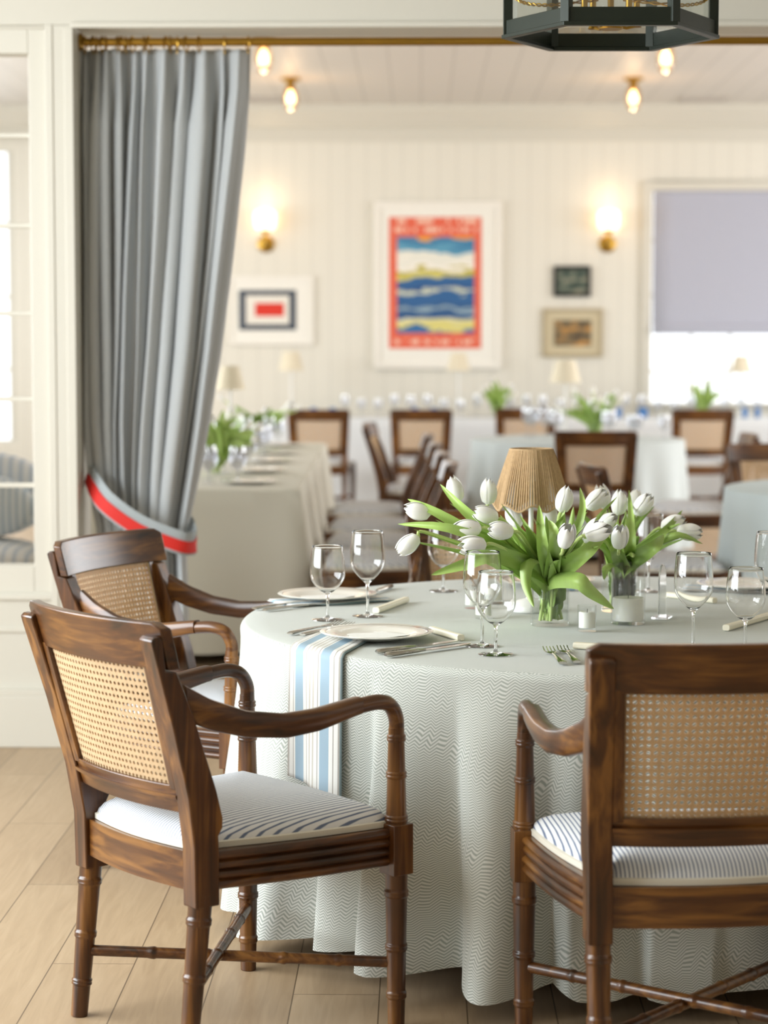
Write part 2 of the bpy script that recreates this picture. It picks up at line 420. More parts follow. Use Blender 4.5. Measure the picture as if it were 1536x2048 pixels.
# partition
m = MB()
m.box((-5.5, W0, z_sof), (6.5, W1, max(ZC, ZF) + 0.05))
m.box((x_sg + 0.06, W0, 0), (x_jamb, W1, z_sof))
m.box((-5.5, W0 + 0.012, 0), (x_sg + 0.06, W1 - 0.05, z_g0 - 0.09))
m.box((-5.5, W0 + 0.012, z_g1 + 0.08), (x_sg + 0.06, W1 - 0.05, z_sof))
m.box((-5.5, W0, 0), (x_sg - 0.72 - 0.06, W1, z_sof))
m.box((XR, W0, 0), (6.5, W1, z_sof))
struct(m.build('wall_partition', M_WALL, bevel=0.004, smooth=False))
m = MB()                                   # header bead and soffit edging
m.box((x_jamb - 0.005, W0 - 0.014, z_sof - 0.012), (XR, W0, z_sof + 0.006))
struct(m.build('trim_1', M_TRIM, bevel=0.003, smooth=False))
m = MB()                                   # sidelight window
gx0 = x_sg - 0.72
ys, ye = W0 + 0.06, W0 + 0.10
m.box((x_sg, W0 + 0.02, z_g0 - 0.09), (x_sg + 0.06, W0 + 0.12, z_g1 + 0.08))
m.box((gx0 - 0.06, W0 + 0.02, z_g0 - 0.09), (gx0, W0 + 0.12, z_g1 + 0.08))
m.box((gx0, W0 + 0.02, z_g0 - 0.09), (x_sg, W0 + 0.12, z_g0)).box((gx0, W0 + 0.02, z_g1), (x_sg, W0 + 0.12, z_g1 + 0.08))
for py in (272, 452, 627, 798, 970):
    z = aty(30, py, W0 + 0.08).z; m.box((gx0, ys, z - 0.008), (x_sg, ye, z + 0.008))
sl = struct(m.build('window_1', M_TRIM, bevel=0.003, smooth=False))
struct(MB().box((gx0, W0 + 0.079, z_g0), (x_sg, W0 + 0.083, z_g1)).build('pane', M_PANE, sl, smooth=False))
m = MB()                                   # panelling below the sidelight
for y0, y1, d in ((1190, 1200, 0.012), (1255, 1265, 0.008), (1378, 1390, 0.03)):
    za, zb = aty(40, y1, W0).z, aty(40, y0, W0).z
    m.box((-4.5, W0 + 0.012 - d, za), (x_sg + 0.06, W0 + 0.012, zb))
struct(m.build('trim_2', M_TRIM, bevel=0.002, smooth=False))
zb = aty(60, 1390, W0).z
struct(MB().box((-4.5, W0 - 0.02, 0), (x_jamb, W0 + 0.06, zb)).build('baseboard_left', M_TRIM, bevel=0.004, smooth=False))
m = MB(); m.box((x_sg + 0.06, W0 - 0.004, zb), (x_sg + 0.085, W0, z_sof)); m.box((x_jamb - 0.03, W0 - 0.004, zb), (x_jamb, W0, z_sof - 0.012))
struct(m.build('trim_3', M_TRIM, bevel=0.003, smooth=False))

# far room
wl, wr = aty(1302, 600, WB).x, aty(1302, 600, WB).x + 1.5
wz0, wz1 = aty(1400, 806, WB).z, aty(1400, 382, WB).z
lw1 = aty(29, 500, WB).x; lw0 = lw1 - 1.4; lz0, lz1 = 0.5, aty(10, 300, WB).z
m = MB()
m.box((-5.5, WB, 0), (lw0, WB + .15, ZF)).box((lw0, WB, 0), (lw1, WB + .15, lz0)).box((lw0, WB, lz1), (lw1, WB + .15, ZF))
m.box((lw1, WB, 0), (wl, WB + .15, ZF)).box((wl, WB, 0), (wr, WB + .15, wz0)).box((wl, WB, wz1), (wr, WB + .15, ZF)).box((wr, WB, 0), (6.5, WB + .15, ZF))
struct(m.build('wall_back', M_BEAD, smooth=False))
struct(MB().box((-5.6, W1, 0), (-5.5, WB, ZF)).build('wall_far_left', M_WALL, smooth=False))
struct(MB().box((6.5, W1, 0), (6.6, WB, ZF)).build('wall_far_right', M_WALL, smooth=False))
zcr = aty(800, 284, WB).z; zc2 = aty(800, 255, WB).z
struct(MB().prism([(WB, zcr), (WB - .03, zcr), (WB - .03, zc2), (WB - .08, zc2), (WB - .22, ZF - .05), (WB - .22, ZF), (WB, ZF)], -5.5, 6.5).build('trim_4', M_TRIM, smooth=False))
struct(MB().box((-5.5, WB - .03, 0), (6.5, WB, .2)).build('baseboard_back', M_TRIM, smooth=False))
# back window
cw = 0.085
m = MB()
m.box((wl - cw, WB - .035, wz0 - .1), (wl, WB, wz1 + cw)).box((wr, WB - .035, wz0 - .1), (wr + cw, WB, wz1 + cw)).box((wl, WB - .035, wz1), (wr, WB, wz1 + cw))
m.box((wl - cw - .02, WB - .07, wz0 - .03), (wr + cw + .02, WB, wz0))
for px in (1383, 1461):
    x = aty(px, 730, WB).x; m.box((x - .012, WB + .05, wz0), (x + .012, WB + .09, wz1))
x = (wl + wr) / 2 + .4; m.box((x - .012, WB + .05, wz0), (x + .012, WB + .09, wz1))
for py in (744, 590, 480):
    z = aty(1400, py, WB).z; m.box((wl, WB + .05, z - .012), (wr, WB + .09, z + .012))
w2 = struct(m.build('window_2', M_TRIM, bevel=.004, smooth=False))
struct(MB().box((wl, WB + .065, wz0), (wr, WB + .07, wz1)).build('pane', M_PANE, w2, smooth=False))
m = MB()
for x in (lw0, lw1 - .06): m.box((x, WB + .03, lz0), (x + .06, WB + .1, lz1))
for k in range(5):
    z = lz0 + (lz1 - lz0) * k / 4; m.box((lw0, WB + .04, z - .015), (lw1, WB + .08, z + .015))
w3 = struct(m.build('window_3', M_TRIM, smooth=False))
# ceiling vents
for px, lab in ((1405, 'slim grey ceiling vent right of the far pendant light'), (540, 'slim grey ceiling vent near the curtain edge, left')):
    a = aty(px, 199, WB)     # direction only
    p = atz(px, 200, ZF) if False else None
    r_ = ray(px, 197); t = (ZF - HC) / r_[2]; q = cf(r_[0] * t, r_[1] * t, ZF)
    v = MB(); v.box((q.x - .2, q.y - .16, ZF - .012), (q.x + .2, q.y + .16, ZF)); 
    for k in range(7): v.box((q.x - .18, q.y - .14 + k * .042, ZF - .02), (q.x + .18, q.y - .12 + k * .042, ZF - .012))
    tag(v.build('ceiling_vent', plain('vent_grey', 'b9b2aa', 0.5), smooth=False), lab, 'vent')

# roman shade
m = MB()
za = wz1; zb = aty(1400, 668, WB).z
def shade(u, v):
    z = za + (zb - za) * v
    d = .012 * math.sin(v * 9) * v
    if v > .93: d += .03
    return (wl + .01 + (wr - wl - .02) * u, WB - .02 - .015 - d, z)
m.grid(shade, 8, 40)
tag(m.build('roman_shade', plain('lavender_grey_linen', 'b3b5c3', 0.9, noise=.05, nscale=60), solid=.012), 'pale lavender grey roman shade half lowered over the bright window', 'window shade')

# ------------------------------------------------------------------ curtain, rod, rings, tieback
ROD_Y = W0 + 0.14
zr = aty(700, 83, ROD_Y).z
rod = MB().tube([(x_jamb + .005, ROD_Y, zr), (XR - .005, ROD_Y, zr)], .0145, 16)
rod.lathe([(0, 0), (.03, 0), (.03, .008), (.02, .014), (0, .014)], 20, (x_jamb + .001, ROD_Y, zr), Matrix.Rotation(PI / 2, 3, 'Y'))
tag(rod.build('curtain_rod', M_BRASS), 'long brass curtain rod spanning the wide opening', 'curtain rod')
ringx = [170, 186, 193, 205, 212, 235, 243, 252, 265, 288, 297, 332, 341, 354, 372, 398, 449, 496]
for i, px in enumerate(ringx):
    p = aty(px, 84, ROD_Y)
    r = MB(); path = [(0, .0235 * math.cos(t * PI / 9), .0235 * math.sin(t * PI / 9)) for t in range(19)]
    r.tube(path, .0028, 6, cap=False); r.tube([(0, 0, -.0215), (0, 0, -.034)], .0018, 6)
    o = r.build('curtain_ring', M_BRASS, loc=(p.x, ROD_Y, zr - .006)); o.rotation_euler = (0, 0, random.uniform(-.35, .35))
    lab = 'brass ring on the rod holding the bunched grey curtain'
    if i == len(ringx) - 1: lab = 'last brass ring at the right edge of the grey curtain'
    elif i == len(ringx) - 2: lab = 'brass ring second from the right edge of the curtain'
    tag(o, lab, 'curtain ring', 'brass rings on the curtain rod' if i < len(ringx) - 2 else None)
RE = [(95, 500), (180, 498), (300, 488), (500, 466), (700, 441), (850, 417), (950, 398), (1070, 372), (1100, 371), (1200, 376), (1500, 378)]
LE = [(95, 161), (300, 161), (600, 166), (850, 172), (960, 181), (1010, 190), (1060, 200), (1120, 196), (1250, 184), (1500, 180)]
FOLD = [0, .055, .13, .20, .27, .36, .44, .56, .66, .82, .86, 1.0]
def curtain(u, v):
    py = 96 + (1505 - 96) * v
    L_, R_ = interp(py, LE), interp(py, RE)
    k = u * (len(FOLD) - 1); i = min(int(k), len(FOLD) - 2); fr = k - i
    uu = FOLD[i] + (FOLD[i + 1] - FOLD[i]) * fr
    top = max(0, 1 - v * 9)
    g = math.sin(fr * PI)                       # one rounded lobe per fold
    wdt = (FOLD[i + 1] - FOLD[i])
    amp = (.028 + .34 * wdt) * (1 - .45 * top) * (1 - .35 * math.exp(-((py - 1060) / 120) ** 2))
    dy = -amp * (abs(g) ** (.75 + 2.4 * top)) + .004 * math.sin(37 * u + 6 * v)
    dy += .012 * math.sin(u * 19 + 5 * v) 
    dx = .007 * math.sin(2 * PI * fr + 2.0 + i) * (1 - top) + .006 * math.sin(v * 7 + i * 2.1)
    if top: dx += .0
    if u < .02 or u > .985: dx = 0
    sag = .008 * abs(math.sin(fr * PI)) * top
    p = aty(L_ + (R_ - L_) * uu, py, ROD_Y + .01)
    return (p.x + dx, ROD_Y + .03 + dy, max(p.z - sag, .012))
tag(MB().grid(curtain, 220, 110).build('curtain', M_CURT, solid=.004, ang=180), 'full length grey linen curtain drawn left and tied back', 'curtain')
tp = [(166, 955), (182, 972), (214, 1009), (276, 1053), (350, 1085), (376, 1093)]
base = [aty(x, y, W0 + .02) for x, y in tp]
dep = [.12, .055, .0, -.012, .0, .03]
path = [Vector((p.x, W0 + .02 + d, p.z)) for p, d in zip(base, dep)] + [Vector((base[-1].x + .012, W0 + .10, base[-1].z + .01)), Vector((base[-1].x - .04, W0 + .22, base[-1].z + .06)), Vector((base[1].x + .1, W0 + .25, base[1].z - .01))]
sp_ = smooth_path(path, 8)
def band(h0, h1, off):
    mm = MB(); rings = []
    for i, p in enumerate(sp_):
        d = (sp_[min(i + 1, len(sp_) - 1)] - sp_[max(i - 1, 0)]).normalized()
        nn = Vector((-d.y, d.x, 0)); nn = Vector((d.y, -d.x, 0)).normalized() if Vector((d.x, d.y, 0)).length > .01 else Vector((0, -1, 0))
        up = Vector((-d.z * d.x, 0, abs(d.x) + .15)).normalized()
        a = p + up * h0 + nn * off; b = p + up * h1 + nn * off
        rings.append([a, b, b + nn * .004, a + nn * .004])
    return mm.loft(rings)
tb = tag(band(-.034, .044, .0).build('curtain_tieback', M_TIE), 'pale grey tieback with red stripe around the curtain', 'curtain tieback')
rs = band(-.026, .014, .0045).build('ribbon_stripe', M_RED, tb); rs['label'] = 'bright red stripe'

# ------------------------------------------------------------------ chairs
WB_, WF_, DP = .404, .521, .428
ZB, ZS, ZA, ZX, WT = .318, .425, .6085, .138, .4474
def lean(z): return -.002 - .105 * max(0, (z - .45)) / .38
def hwz(z): return (WB_ + (WT - WB_) * max(0, min(1, (z - .4) / .42))) / 2
def bow(x): return -.032 * (1 - (x / .22) ** 2)
def ringed(r, rings, h=.0028, wd=.0036):         # bamboo turned radius profile builder
    def f(z):
        e = 0
        for c in rings:
            for k in (-1, 1):
                d = abs(z - (c + k * wd * .95)) / wd
                if d < 1: e = max(e, h * math.sqrt(1 - d * d))
        return r(z) + e
    return f
def turned(m, a, b, rf, n=14, steps=90):
    a, b = Vector(a), Vector(b); pts = []; rr = []
    L_ = (b - a).length
    for i in range(steps + 1):
        t = i / steps; pts.append(a + (b - a) * t); rr.append(rf(t * L_))
    return m.tube(pts, rr, n)
def make_chair(arms=True, detail=True):
    root = empty('armchair' if arms else 'dining_chair', (0, 0, 0))
    ST = 130 if detail else 30
    # stiles
    side = [(-.024, ZB - .012), (-.026, .42), (-.042, .52), (-.080, .66), (-.128, .815), (-.131, .826), (-.124, .832), (-.112, .833), (-.106, .824),
            (-.098, .768), (-.074, .764), (-.036, .68), (-.006, .60), (.020, .53), (.036, .475), (.036, .455), (.027, .44), (.030, .40), (.030, ZB - .012)]
    for s in (-1, 1):
        m = MB()
        for k, (x0, x1) in enumerate(((-.0225, .0225),)):
            n = len(side); v = []
            for x in (x0, x1):
                for y, z in side: v.append((s * hwz(z) + x, y, z))
            f = [(j, (j + 1) % n, n + (j + 1) % n, n + j) for j in range(n)] + [tuple(range(n - 1, -1, -1)), tuple(n + j for j in range(n))]
            m.add(v, f)
        m.build('stile', WZ, root, bevel=.003, ang=25)
    # crest rail
    def board(z0, z1, y_off, th, x_ext, nseg=24, roundtop=False, nz=6):
        m = MB(); rings = []
        for i in range(nseg + 1):
            q = -1 + 2 * i / nseg; ring = []
            for k in range(nz + 1):
                z = z0 + (z1 - z0) * k / nz
                if roundtop:
                    e = max(0, (abs(q) - .955) / .045); z = min(z, z1 - .011 * (1 - math.sqrt(max(0, 1 - e * e))))
                x = q * (hwz(z) + x_ext)
                ring.append(Vector((x, lean(z) + bow(x) + y_off - th / 2, z)))
            for k in range(nz, -1, -1):
                z = ring[k].z; x = ring[k].x
                ring.append(Vector((x, lean(z) + bow(x) + y_off + th / 2, z)))
            rings.append(ring)
        return m.loft(rings)
    board(.768, .857, .004, .024, .0225, roundtop=True).build('crest_rail', WX, root, bevel=.003, ang=40)
    br_ = board(.484, .538, .006, .024, -.02).build('back_rail', WX, root, bevel=.002)
    board(.512, .520, -.008, .012, -.021, nz=2).build('bead_moulding', WX, br_)
    for s in (-1, 1):
        m = MB(); rings = []
        for k in range(9):
            z = .53 + .245 * k / 8; xo = s * (hwz(z) - .022); xi = s * (hwz(z) - .042)
            y = lean(z) + bow(xi) + .004
            rings.append([Vector((xo, y - .010, z)), Vector((xi, y - .010, z)), Vector((xi, y + .010, z)), Vector((xo, y + .010, z))])
        m.loft(rings).build('cane_frame', WZ, root, bevel=.0015)
    # woven cane
    m = MB(); NX, NZ = 28, 18
    def cp(u, v):
        z = .534 + .238 * v; x = (u - .5) * 2 * (hwz(z) - .040)
        return Vector((x, lean(z) + bow(x) + .004, z))
    for i in range(NX):
        for j in range(NZ):
            c = []
            for k in range(8):
                a = PI / 8 + k * PI / 4; rx = max(abs(math.cos(a)), abs(math.sin(a)))
                c.append((i + .5 + .5 * math.cos(a) / rx * 1, j + .5 + .5 * math.sin(a) / rx))
            h = [(i + .5 + .29 * math.cos(PI / 8 + k * PI / 4), j + .5 + .29 * math.sin(PI / 8 + k * PI / 4)) for k in range(8)]
            cr = [(i + 1, j + 1), (i, j + 1), (i, j), (i + 1, j)]
            vs = [cp(a / NX, b / NZ) for a, b in c + h + cr]
            fs = [(k, (k + 1) % 8, 8 + (k + 1) % 8, 8 + k) for k in range(8)]
            fs += [(0, 16, 1), (2, 17, 3), (4, 18, 5), (6, 19, 7)]
            m.add(vs, fs)
    cp_ = m.build('cane_panel', M_CANE, root, solid=.0022 if detail else 0, smooth=False)
    m = MB()
    for (u0, v0, u1, v1) in ((0, .985, 1, .985), (0, .015, 1, .015)):
        m.tube([cp(u0 + (u1 - u0) * t / 16, v0) + Vector((0, .004, 0)) for t in range(17)], .004, 6)
    for u in (.01, .99):
        m.tube([cp(u, t / 8) + Vector((0, .004, 0)) for t in range(9)], .004, 6)
    m.build('cane_beading', M_CANE, cp_)
    # seat frame
    bl, br, fl, fr = Vector((-WB_ / 2, 0, 0)), Vector((WB_ / 2, 0, 0)), Vector((-WF_ / 2, DP, 0)), Vector((WF_ / 2, DP, 0))
    Z0, Z1 = .334, .408
    reed = [(0, Z0)] + [(.004 + .008 * abs(math.sin(PI * 4 * t / 32)), Z0 + (Z1 - Z0) * t / 32) for t in range(33)] + [(0, Z1), (-.018, Z1), (-.018, Z0)]
    def rail(a, b, out, name, bowf, prof, mat):
        mm = MB(); rings = []
        for i in range(13):
            t = i / 12; p = a + (b - a) * t + out * bowf * math.sin(PI * t)
            rings.append([p + out * o_ + Vector((0, 0, z)) for o_, z in prof])
        return mm.loft(rings).build(name, mat, root, ang=50)
    for s, a, b in ((-1, bl, fl), (1, br, fr)):
        d = (b - a).normalized(); out = Vector((d.y, -d.x, 0)) * s
        out = out if out.x * s > 0 else -out
        rail(a + d * .025, b - d * .01, out, 'seat_rail', .010, reed, WY)
    rail(fl, fr, Vector((0, 1, 0)), 'seat_rail', .012, reed, WX)
    rail(bl, br, Vector((0, -1, 0)), 'seat_rail', .020, [(.012, Z0), (.012, Z1), (-.012, Z1), (-.012, Z0)], WX)
    # cushion with piping band
    def outline(n=16, g=0.0):
        P = []
        def seg(a, b, out, bw):
            for i in range(n):
                t = i / n; P.append(a + (b - a) * t + out * (bw * math.sin(PI * t) + g))
        A = [bl + Vector((.026, .0, 0)), br + Vector((-.026, .0, 0)), fr + Vector((-.012, -.012, 0)), fl + Vector((.012, -.012, 0))]
        seg(A[0], A[1], Vector((0, -1, 0)), .018); seg(A[1], A[2], Vector((1, -.14, 0)), .012); seg(A[2], A[3], Vector((0, 1, 0)), .012); seg(A[3], A[0], Vector((-1, -.14, 0)), .012)
        return P
    P = outline(); c = Vector((0, DP * .5, 0)); rings = []
    for s_, z in ((1, Z1 - .002), (1.0, Z1 + .012), (.985, Z1 + .022), (.94, Z1 + .034), (.85, Z1 + .045), (.7, Z1 + .055), (.5, Z1 + .062), (.25, Z1 + .066), (.02, Z1 + .067)):
        rings.append([c + (p - c) * s_ + Vector((0, 0, z)) for p in P])
    cu_ = MB().loft(rings).build('seat_cushion', M_CUSH, root, ang=80)
    rings = []
    for p in P + [P[0]]:
        d = (p - c).normalized()
        rings.append([p + d * .001 + Vector((0, 0, Z1)), p + d * .0045 + Vector((0, 0, Z1 + .001)), p + d * .0045 + Vector((0, 0, Z1 + .012)), p - d * .001 + Vector((0, 0, Z1 + .014))])
    pi_ = MB().loft(rings, cap=False).build('piping', M_PIPE, cu_); pi_['label'] = 'cream piping band'
    # legs
    for s in (-1, 1):
        m = MB(); L_ = ZB + .01
        rf = ringed(lambda t: .0235 - .0065 * t / .33, [L_ - .276, L_ - .167, L_ - .069])
        turned(m, (s * WF_ / 2, DP, L_), (s * WF_ / 2, DP, 0), rf, steps=ST)
        if arms:
            m.box((s * WF_ / 2 - .0245, DP - .0245, ZB - .003), (s * WF_ / 2 + .0245, DP + .0245, ZS - .008))
        else:
            m.box((s * WF_ / 2 - .0245, DP - .0245, ZB - .003), (s * WF_ / 2 + .0245, DP + .0245, .415))
        m.build('leg', WZ, root, bevel=.002)
        m = MB()
        turned(m, (s * WB_ / 2, 0.002, L_), (s * WB_ / 2, -.031, 0), ringed(lambda t: .0235 - .0065 * t / .33, [L_ - .276, L_ - .167, L_ - .069]), steps=ST)
        m.build('leg', WZ, root)
    # crossed stretchers
    for s in (-1, 1):
        a = Vector((s * WB_ / 2, -.017, ZX)); b = Vector((-s * WF_ / 2, DP, ZX)); d = (b - a).normalized(); L_ = (b - a).length
        dz = Vector((0, 0, .004 * s))
        turned(MB(), a + d * .014 + dz, b - d * .014 + dz, ringed(lambda t: .0115, [L_ * .2, L_ * .38, L_ * .62, L_ * .8], .002, .003), 12, ST).build('stretcher', WX, root)
    if arms:
        for s in (-1, 1):
            m = MB(); L_ = ZA + .01 - ZS + .01
            turned(m, (s * WF_ / 2, DP, ZS - .01), (s * WF_ / 2, DP, ZA), ringed(lambda t: .0215 - .005 * t / .18, [.012, .10, L_ - .03]), steps=ST)
            m.build('arm_post', WZ, root)
            xs, xf = s * (hwz(.7) - .002), s * WF_ / 2
            T = [(.0, .700, .034, .012), (.05, .674, .030, .013), (.12, .651, .026, .015), (.20, .641, .024, .017), (.27, .646, .022, .018), (.33, .657, .019, .0185), (.355, .6615, .0175, .0185), (.372, .664, .017, .018)]
            rings = []
            for i in range(33):
                t = .372 * i / 32 - .042
                y = t; q = t + .042
                zc = interp(q, [(a_, b_) for a_, b_, _, _ in T]); hh = interp(q, [(a_, c_) for a_, _, c_, _ in T]); ww = interp(q, [(a_, d_) for a_, _, _, d_ in T])
                x = xs + (xf - xs) * (t + .042) / (DP + .042) + s * .022 * math.sin(PI * min(1, (t + .042) / (DP + .042)))
                ring = []
                for k in range(12):
                    a = 2 * PI * k / 12; ca, sa = math.cos(a), math.sin(a)
                    ring.append(Vector((x + ww * math.copysign(abs(ca) ** .55, ca), y, zc + hh * math.copysign(abs(sa) ** .55, sa))))
                rings.append(ring)
            m = MB().loft(rings)
            xk = xs + (xf - xs) * .9 + s * .022 * math.sin(PI * .88)
            kn = smooth_path([(rings[-1][0].x * 0 + (xs + (xf - xs) * (.372) / (DP + .042) + s * .022 * math.sin(PI * .372 / (DP + .042))), .322, .661),
                              (xf + s * .006, DP - .052, .6655), (xf + s * .002, DP - .018, .655), (xf, DP - .001, .628), (xf, DP, .598)], 8)
            m.tube(kn, [.0155] * len(kn), 14, up=(1, 0, 0))
            m.build('armrest', WY, root, ang=50)
    return root

CH = 'armchairs around the round table'
def pose(o, X, Y, th):
    o.location = cf(X, Y, 0); o.rotation_euler = (0, 0, YAW - th)
chairA = make_chair(True)
pose(chairA, -.473, 4.2246, .9054)
tag(chairA, 'wooden cane-back armchair in the left foreground, seen from behind at an angle', 'armchair', CH)
def armchair(X, Y, th, label, group=CH):
    c = copy_tree(chairA); pose(c, X, Y, th); tag(c, label, 'armchair', group); return c
armchair(.5815, 3.8343, -.1079, 'dark wooden cane-back armchair at right foreground, back square to the viewer')
armchair(-.648, 5.79, math.radians(116), 'wooden cane armchair left of the table, behind the left foreground armchair')
armchair(.322, 6.57, math.radians(174), 'wooden armchair on the far side of the table behind the tulips')
FARG = 'dining chairs in the far room'
chair0 = make_chair(False, True)
far = []
def fchair(px, Y, th, label, first=[True]):
    o = chair0 if first[0] else copy_tree(chair0); first[0] = False
    X = (px - 768) / F * Y
    pose(o, X, Y, math.radians(th)); tag(o, label, 'chair', FARG); return o
fchair(638, 17.3, 0, 'leftmost dark cane-back chair at the back-wall table')
fchair(842, 17.3, 0, 'dark cane-back chair at the back-wall table, second from left')
fchair(1050, 17.6, 0, 'dark cane-back chair at the back table, below the tulips under the poster')
fchair(1402, 17.3, 0, 'dark cane-back chair at the back table, in front of the window')
fchair(1600, 17.3, 0, 'dark cane-back chair cut by the right edge, at the back table')
fchair(1190, 13.0, 2, 'large dark cane-back chair before the middle round table')
for Y, lab in ((9.45, 'nearest chair in the row along the long left table'), (10.35, 'second chair from the front along the long left table'), (11.3, 'third chair from the front along the long left table'), (12.4, 'fourth and farthest chair along the long left table')):
    X = .17 - (Y - 9.45) * .012
    fchair(768 + X * F / Y, Y, -90, lab)
fchair(772, 14.2, 96, 'brown chair left of the middle round table, turned to it')
fchair(1232, 9.35, 84, 'brown chair left of the pale table at right, back edge showing')
fchair(1560, 11.15, 172, 'brown cane chair facing the viewer at the right edge')
fchair(1462, 12.5, -90, 'dark chair side-on with white seat behind the pale table at right')

# ------------------------------------------------------------------ the round table and its cloth
TC = cf(.613, 5.245); TR = .955; TZ = .708; KS = 1.077
t = empty('round_table', TC); tag(t, 'large round dining table beneath the pale green patterned cloth', 'table')
MB().lathe([(0, TZ - .03), (TR - .02, TZ - .03), (TR - .012, TZ - .018), (TR - .02, TZ - .004), (0, TZ - .004)], 96).build('tabletop', WX, t)
MB().lathe([(0, .12), (.05, .12), (.07, .2), (.045, .35), (.05, .7), (.12, TZ - .03), (0, TZ - .03)], 32).build('pedestal', WZ, t)
for k in range(4):
    a = PI / 4 + k * PI / 2; c_, s_ = math.cos(a), math.sin(a)
    MB().tube([(0.03 * c_, .03 * s_, .2), (.2 * c_, .2 * s_, .16), (.4 * c_, .4 * s_, .03), (.44 * c_, .44 * s_, .02)], [(.03, .03), (.028, .025), (.02, .022), (.02, .02)], 10).build('leg', WY, t)
# folds: (start angle where it steps out, peak, end, height), degrees about the table centre
FO = [(-141.5, -139.2, -131.5, .5), (-131, -128.6, -118.5, 1.0), (-118, -112.5, -106, 1.15), (-106, -101, -95.5, .55), (-94.5, -91, -85, .8), (-160, -154, -142.5, .9),
      (-76, -72, -68, .5), (-69, -62, -52, .8), (-51, -43, -33, 1.0), (-32, -25, -14, .8), (-13, -5, 4, .9), (6, 15, 24, .8), (26, 35, 46, .9), (48, 57, 66, .8),
      (68, 77, 87, .9), (89, 98, 108, .8), (110, 119, 130, .9), (132, 141, 150, .8), (152, 160, 168, .9), (170, 178, 186, .8), (187, 193, 199.5, .7)]
def Ff(deg):
    e = 0
    for a, p, b, h in FO:
        for sft in (0, 360, -360):
            d = deg + sft
            if a <= d <= b:
                x = (d - a) / (p - a) if d < p else (b - d) / (b - p)
                e = max(e, h * math.sin(x * PI / 2) ** (1.0 if d < p else 1.3))
    return e
HEM = .07
PUSH = [(-.473, 4.2246, .9054), (.5815, 3.8343, -.1079), (-.648, 5.79, math.radians(116)), (.322, 6.57, math.radians(174))]
def cloth_r(deg, z):
    t_ = max(0, (TZ - .02 - z) / (TZ - HEM)); 
    r = TR + .004 + .012 * t_ + (t_ ** 1.05) * (-.045 + .135 * Ff(deg)) + .009 * math.sin(math.radians(deg) * 11 + 1) * math.sin(z * 8 + math.radians(deg) * 3) * t_ ** .5
    u = Vector((math.cos(math.radians(deg)), math.sin(math.radians(deg)), 0))
    for cx, cy, th in PUSH:                     # the cloth gives way to the chair pushed against it
        c = cf(cx, cy); fw = cf(math.sin(th), math.cos(th)); rt = cf(math.cos(th), -math.sin(th))
        q = -u.dot(fw)
        if q < .5: continue
        lat = abs((TC + u * r - c).dot(rt)); lim = ((TC - c).dot(fw) - DP - .03) / q + max(0, lat - .29) * 1.5 + max(0, z - .66) * 1.5
        r = min(r, max(lim, .6))
    return r
def make_cloth():
    m = MB(); NA = 900; R0 = TR + .004
    fr = [0.0, .3, .55, .75, .88, .96]
    rings = [[(r * (TR - .025) * math.cos(math.radians(d * 360 / NA)), r * (TR - .025) * math.sin(math.radians(d * 360 / NA)), TZ) for d in range(NA)] for r in fr]
    for k in range(1, 7):
        a = k / 6 * PI / 2; rr = TR - .016 + .020 * math.sin(a); z = TZ - .020 * (1 - math.cos(a))
        rings.append([(rr * math.cos(math.radians(d * 360 / NA)), rr * math.sin(math.radians(d * 360 / NA)), z) for d in range(NA)])
    NV = 34
    for k in range(1, NV + 1):
        v = k / NV; ring = []
        for d in range(NA):
            deg = d * 360 / NA; dg = deg - 360 if deg > 180 else deg
            hem = HEM + .012 * math.sin(math.radians(deg) * 5) - .018 * Ff(dg)
            z = TZ - .02 + (hem - TZ + .02) * v
            r = cloth_r(dg, z); ring.append((r * math.cos(math.radians(deg)), r * math.sin(math.radians(deg)), z))
        rings.append(ring)
    ntop = len(fr) + 1
    n = NA
    for r in rings: m.v += r
    ln = [0.0]
    for i in range(1, len(rings)): ln.append(ln[-1] + math.dist(rings[i][0], rings[i - 1][0]))
    for i in range(len(rings) - 1):
        for j in range(n):
            k = (j + 1) % n
            q = (i * n + j, (i + 1) * n + j, (i + 1) * n + k, i * n + k)
            if i < ntop: uv = [(m.v[x][0] + m.v[x][1] * .25, m.v[x][1]) for x in q]
            else:
                a0, a1 = j * 2 * PI / n * TR * 1.06, (j + 1) * 2 * PI / n * TR * 1.06
                uv = [(a0, -ln[i]), (a0, -ln[i + 1]), (a1, -ln[i + 1]), (a1, -ln[i])]
            m.uv[len(m.f)] = uv; m.f.append(q)
    return m
cl = make_cloth().build('tablecloth', M_ZIG, ang=180, loc=TC)
tag(cl, 'pale sage zigzag-patterned cloth hanging in folds over the round table', 'tablecloth')
CT = TZ + .0015                      # level things stand on

# ------------------------------------------------------------------ tableware prototypes
def wineglass(tall):
    root = empty('wine_glass' if tall else 'water_goblet', (0, 0, 0))
    if tall: zb, zt, bowl, rim = .081, .207, .0425, .0375
    else: zb, zt, bowl, rim = .063, .177, .0425, .037
    out = []; inn = []
    N = 22
    for i in range(N + 1):
        t_ = i / N; z = zb + (zt - zb) * t_
        if t_ < .42: r = .006 + (bowl - .006) * math.sin((t_ / .42) * PI / 2) ** (1.0 if tall else .8)
        else: r = bowl + (rim - bowl) * (1 - math.cos((t_ - .42) / .58 * PI / 2))
        out.append((r, z)); inn.append((max(r - .0008, 0), z + (.003 if i == 0 else .0)))
    inn[0] = (0, zb + .004)
    prof = [(0, 0), (.037, 0), (.0375, .0012), (.020, .003), (.006, .006), (.0036, .012), (.0034, zb - .012), (.0045, zb - .003)] + out + [(rim - .0005, zt + .0006)] + inn[::-1]
    m = MB().lathe(prof, 40)
    m.build('glass_body', M_GLASS, root, ang=60)
    return root
GL = {}
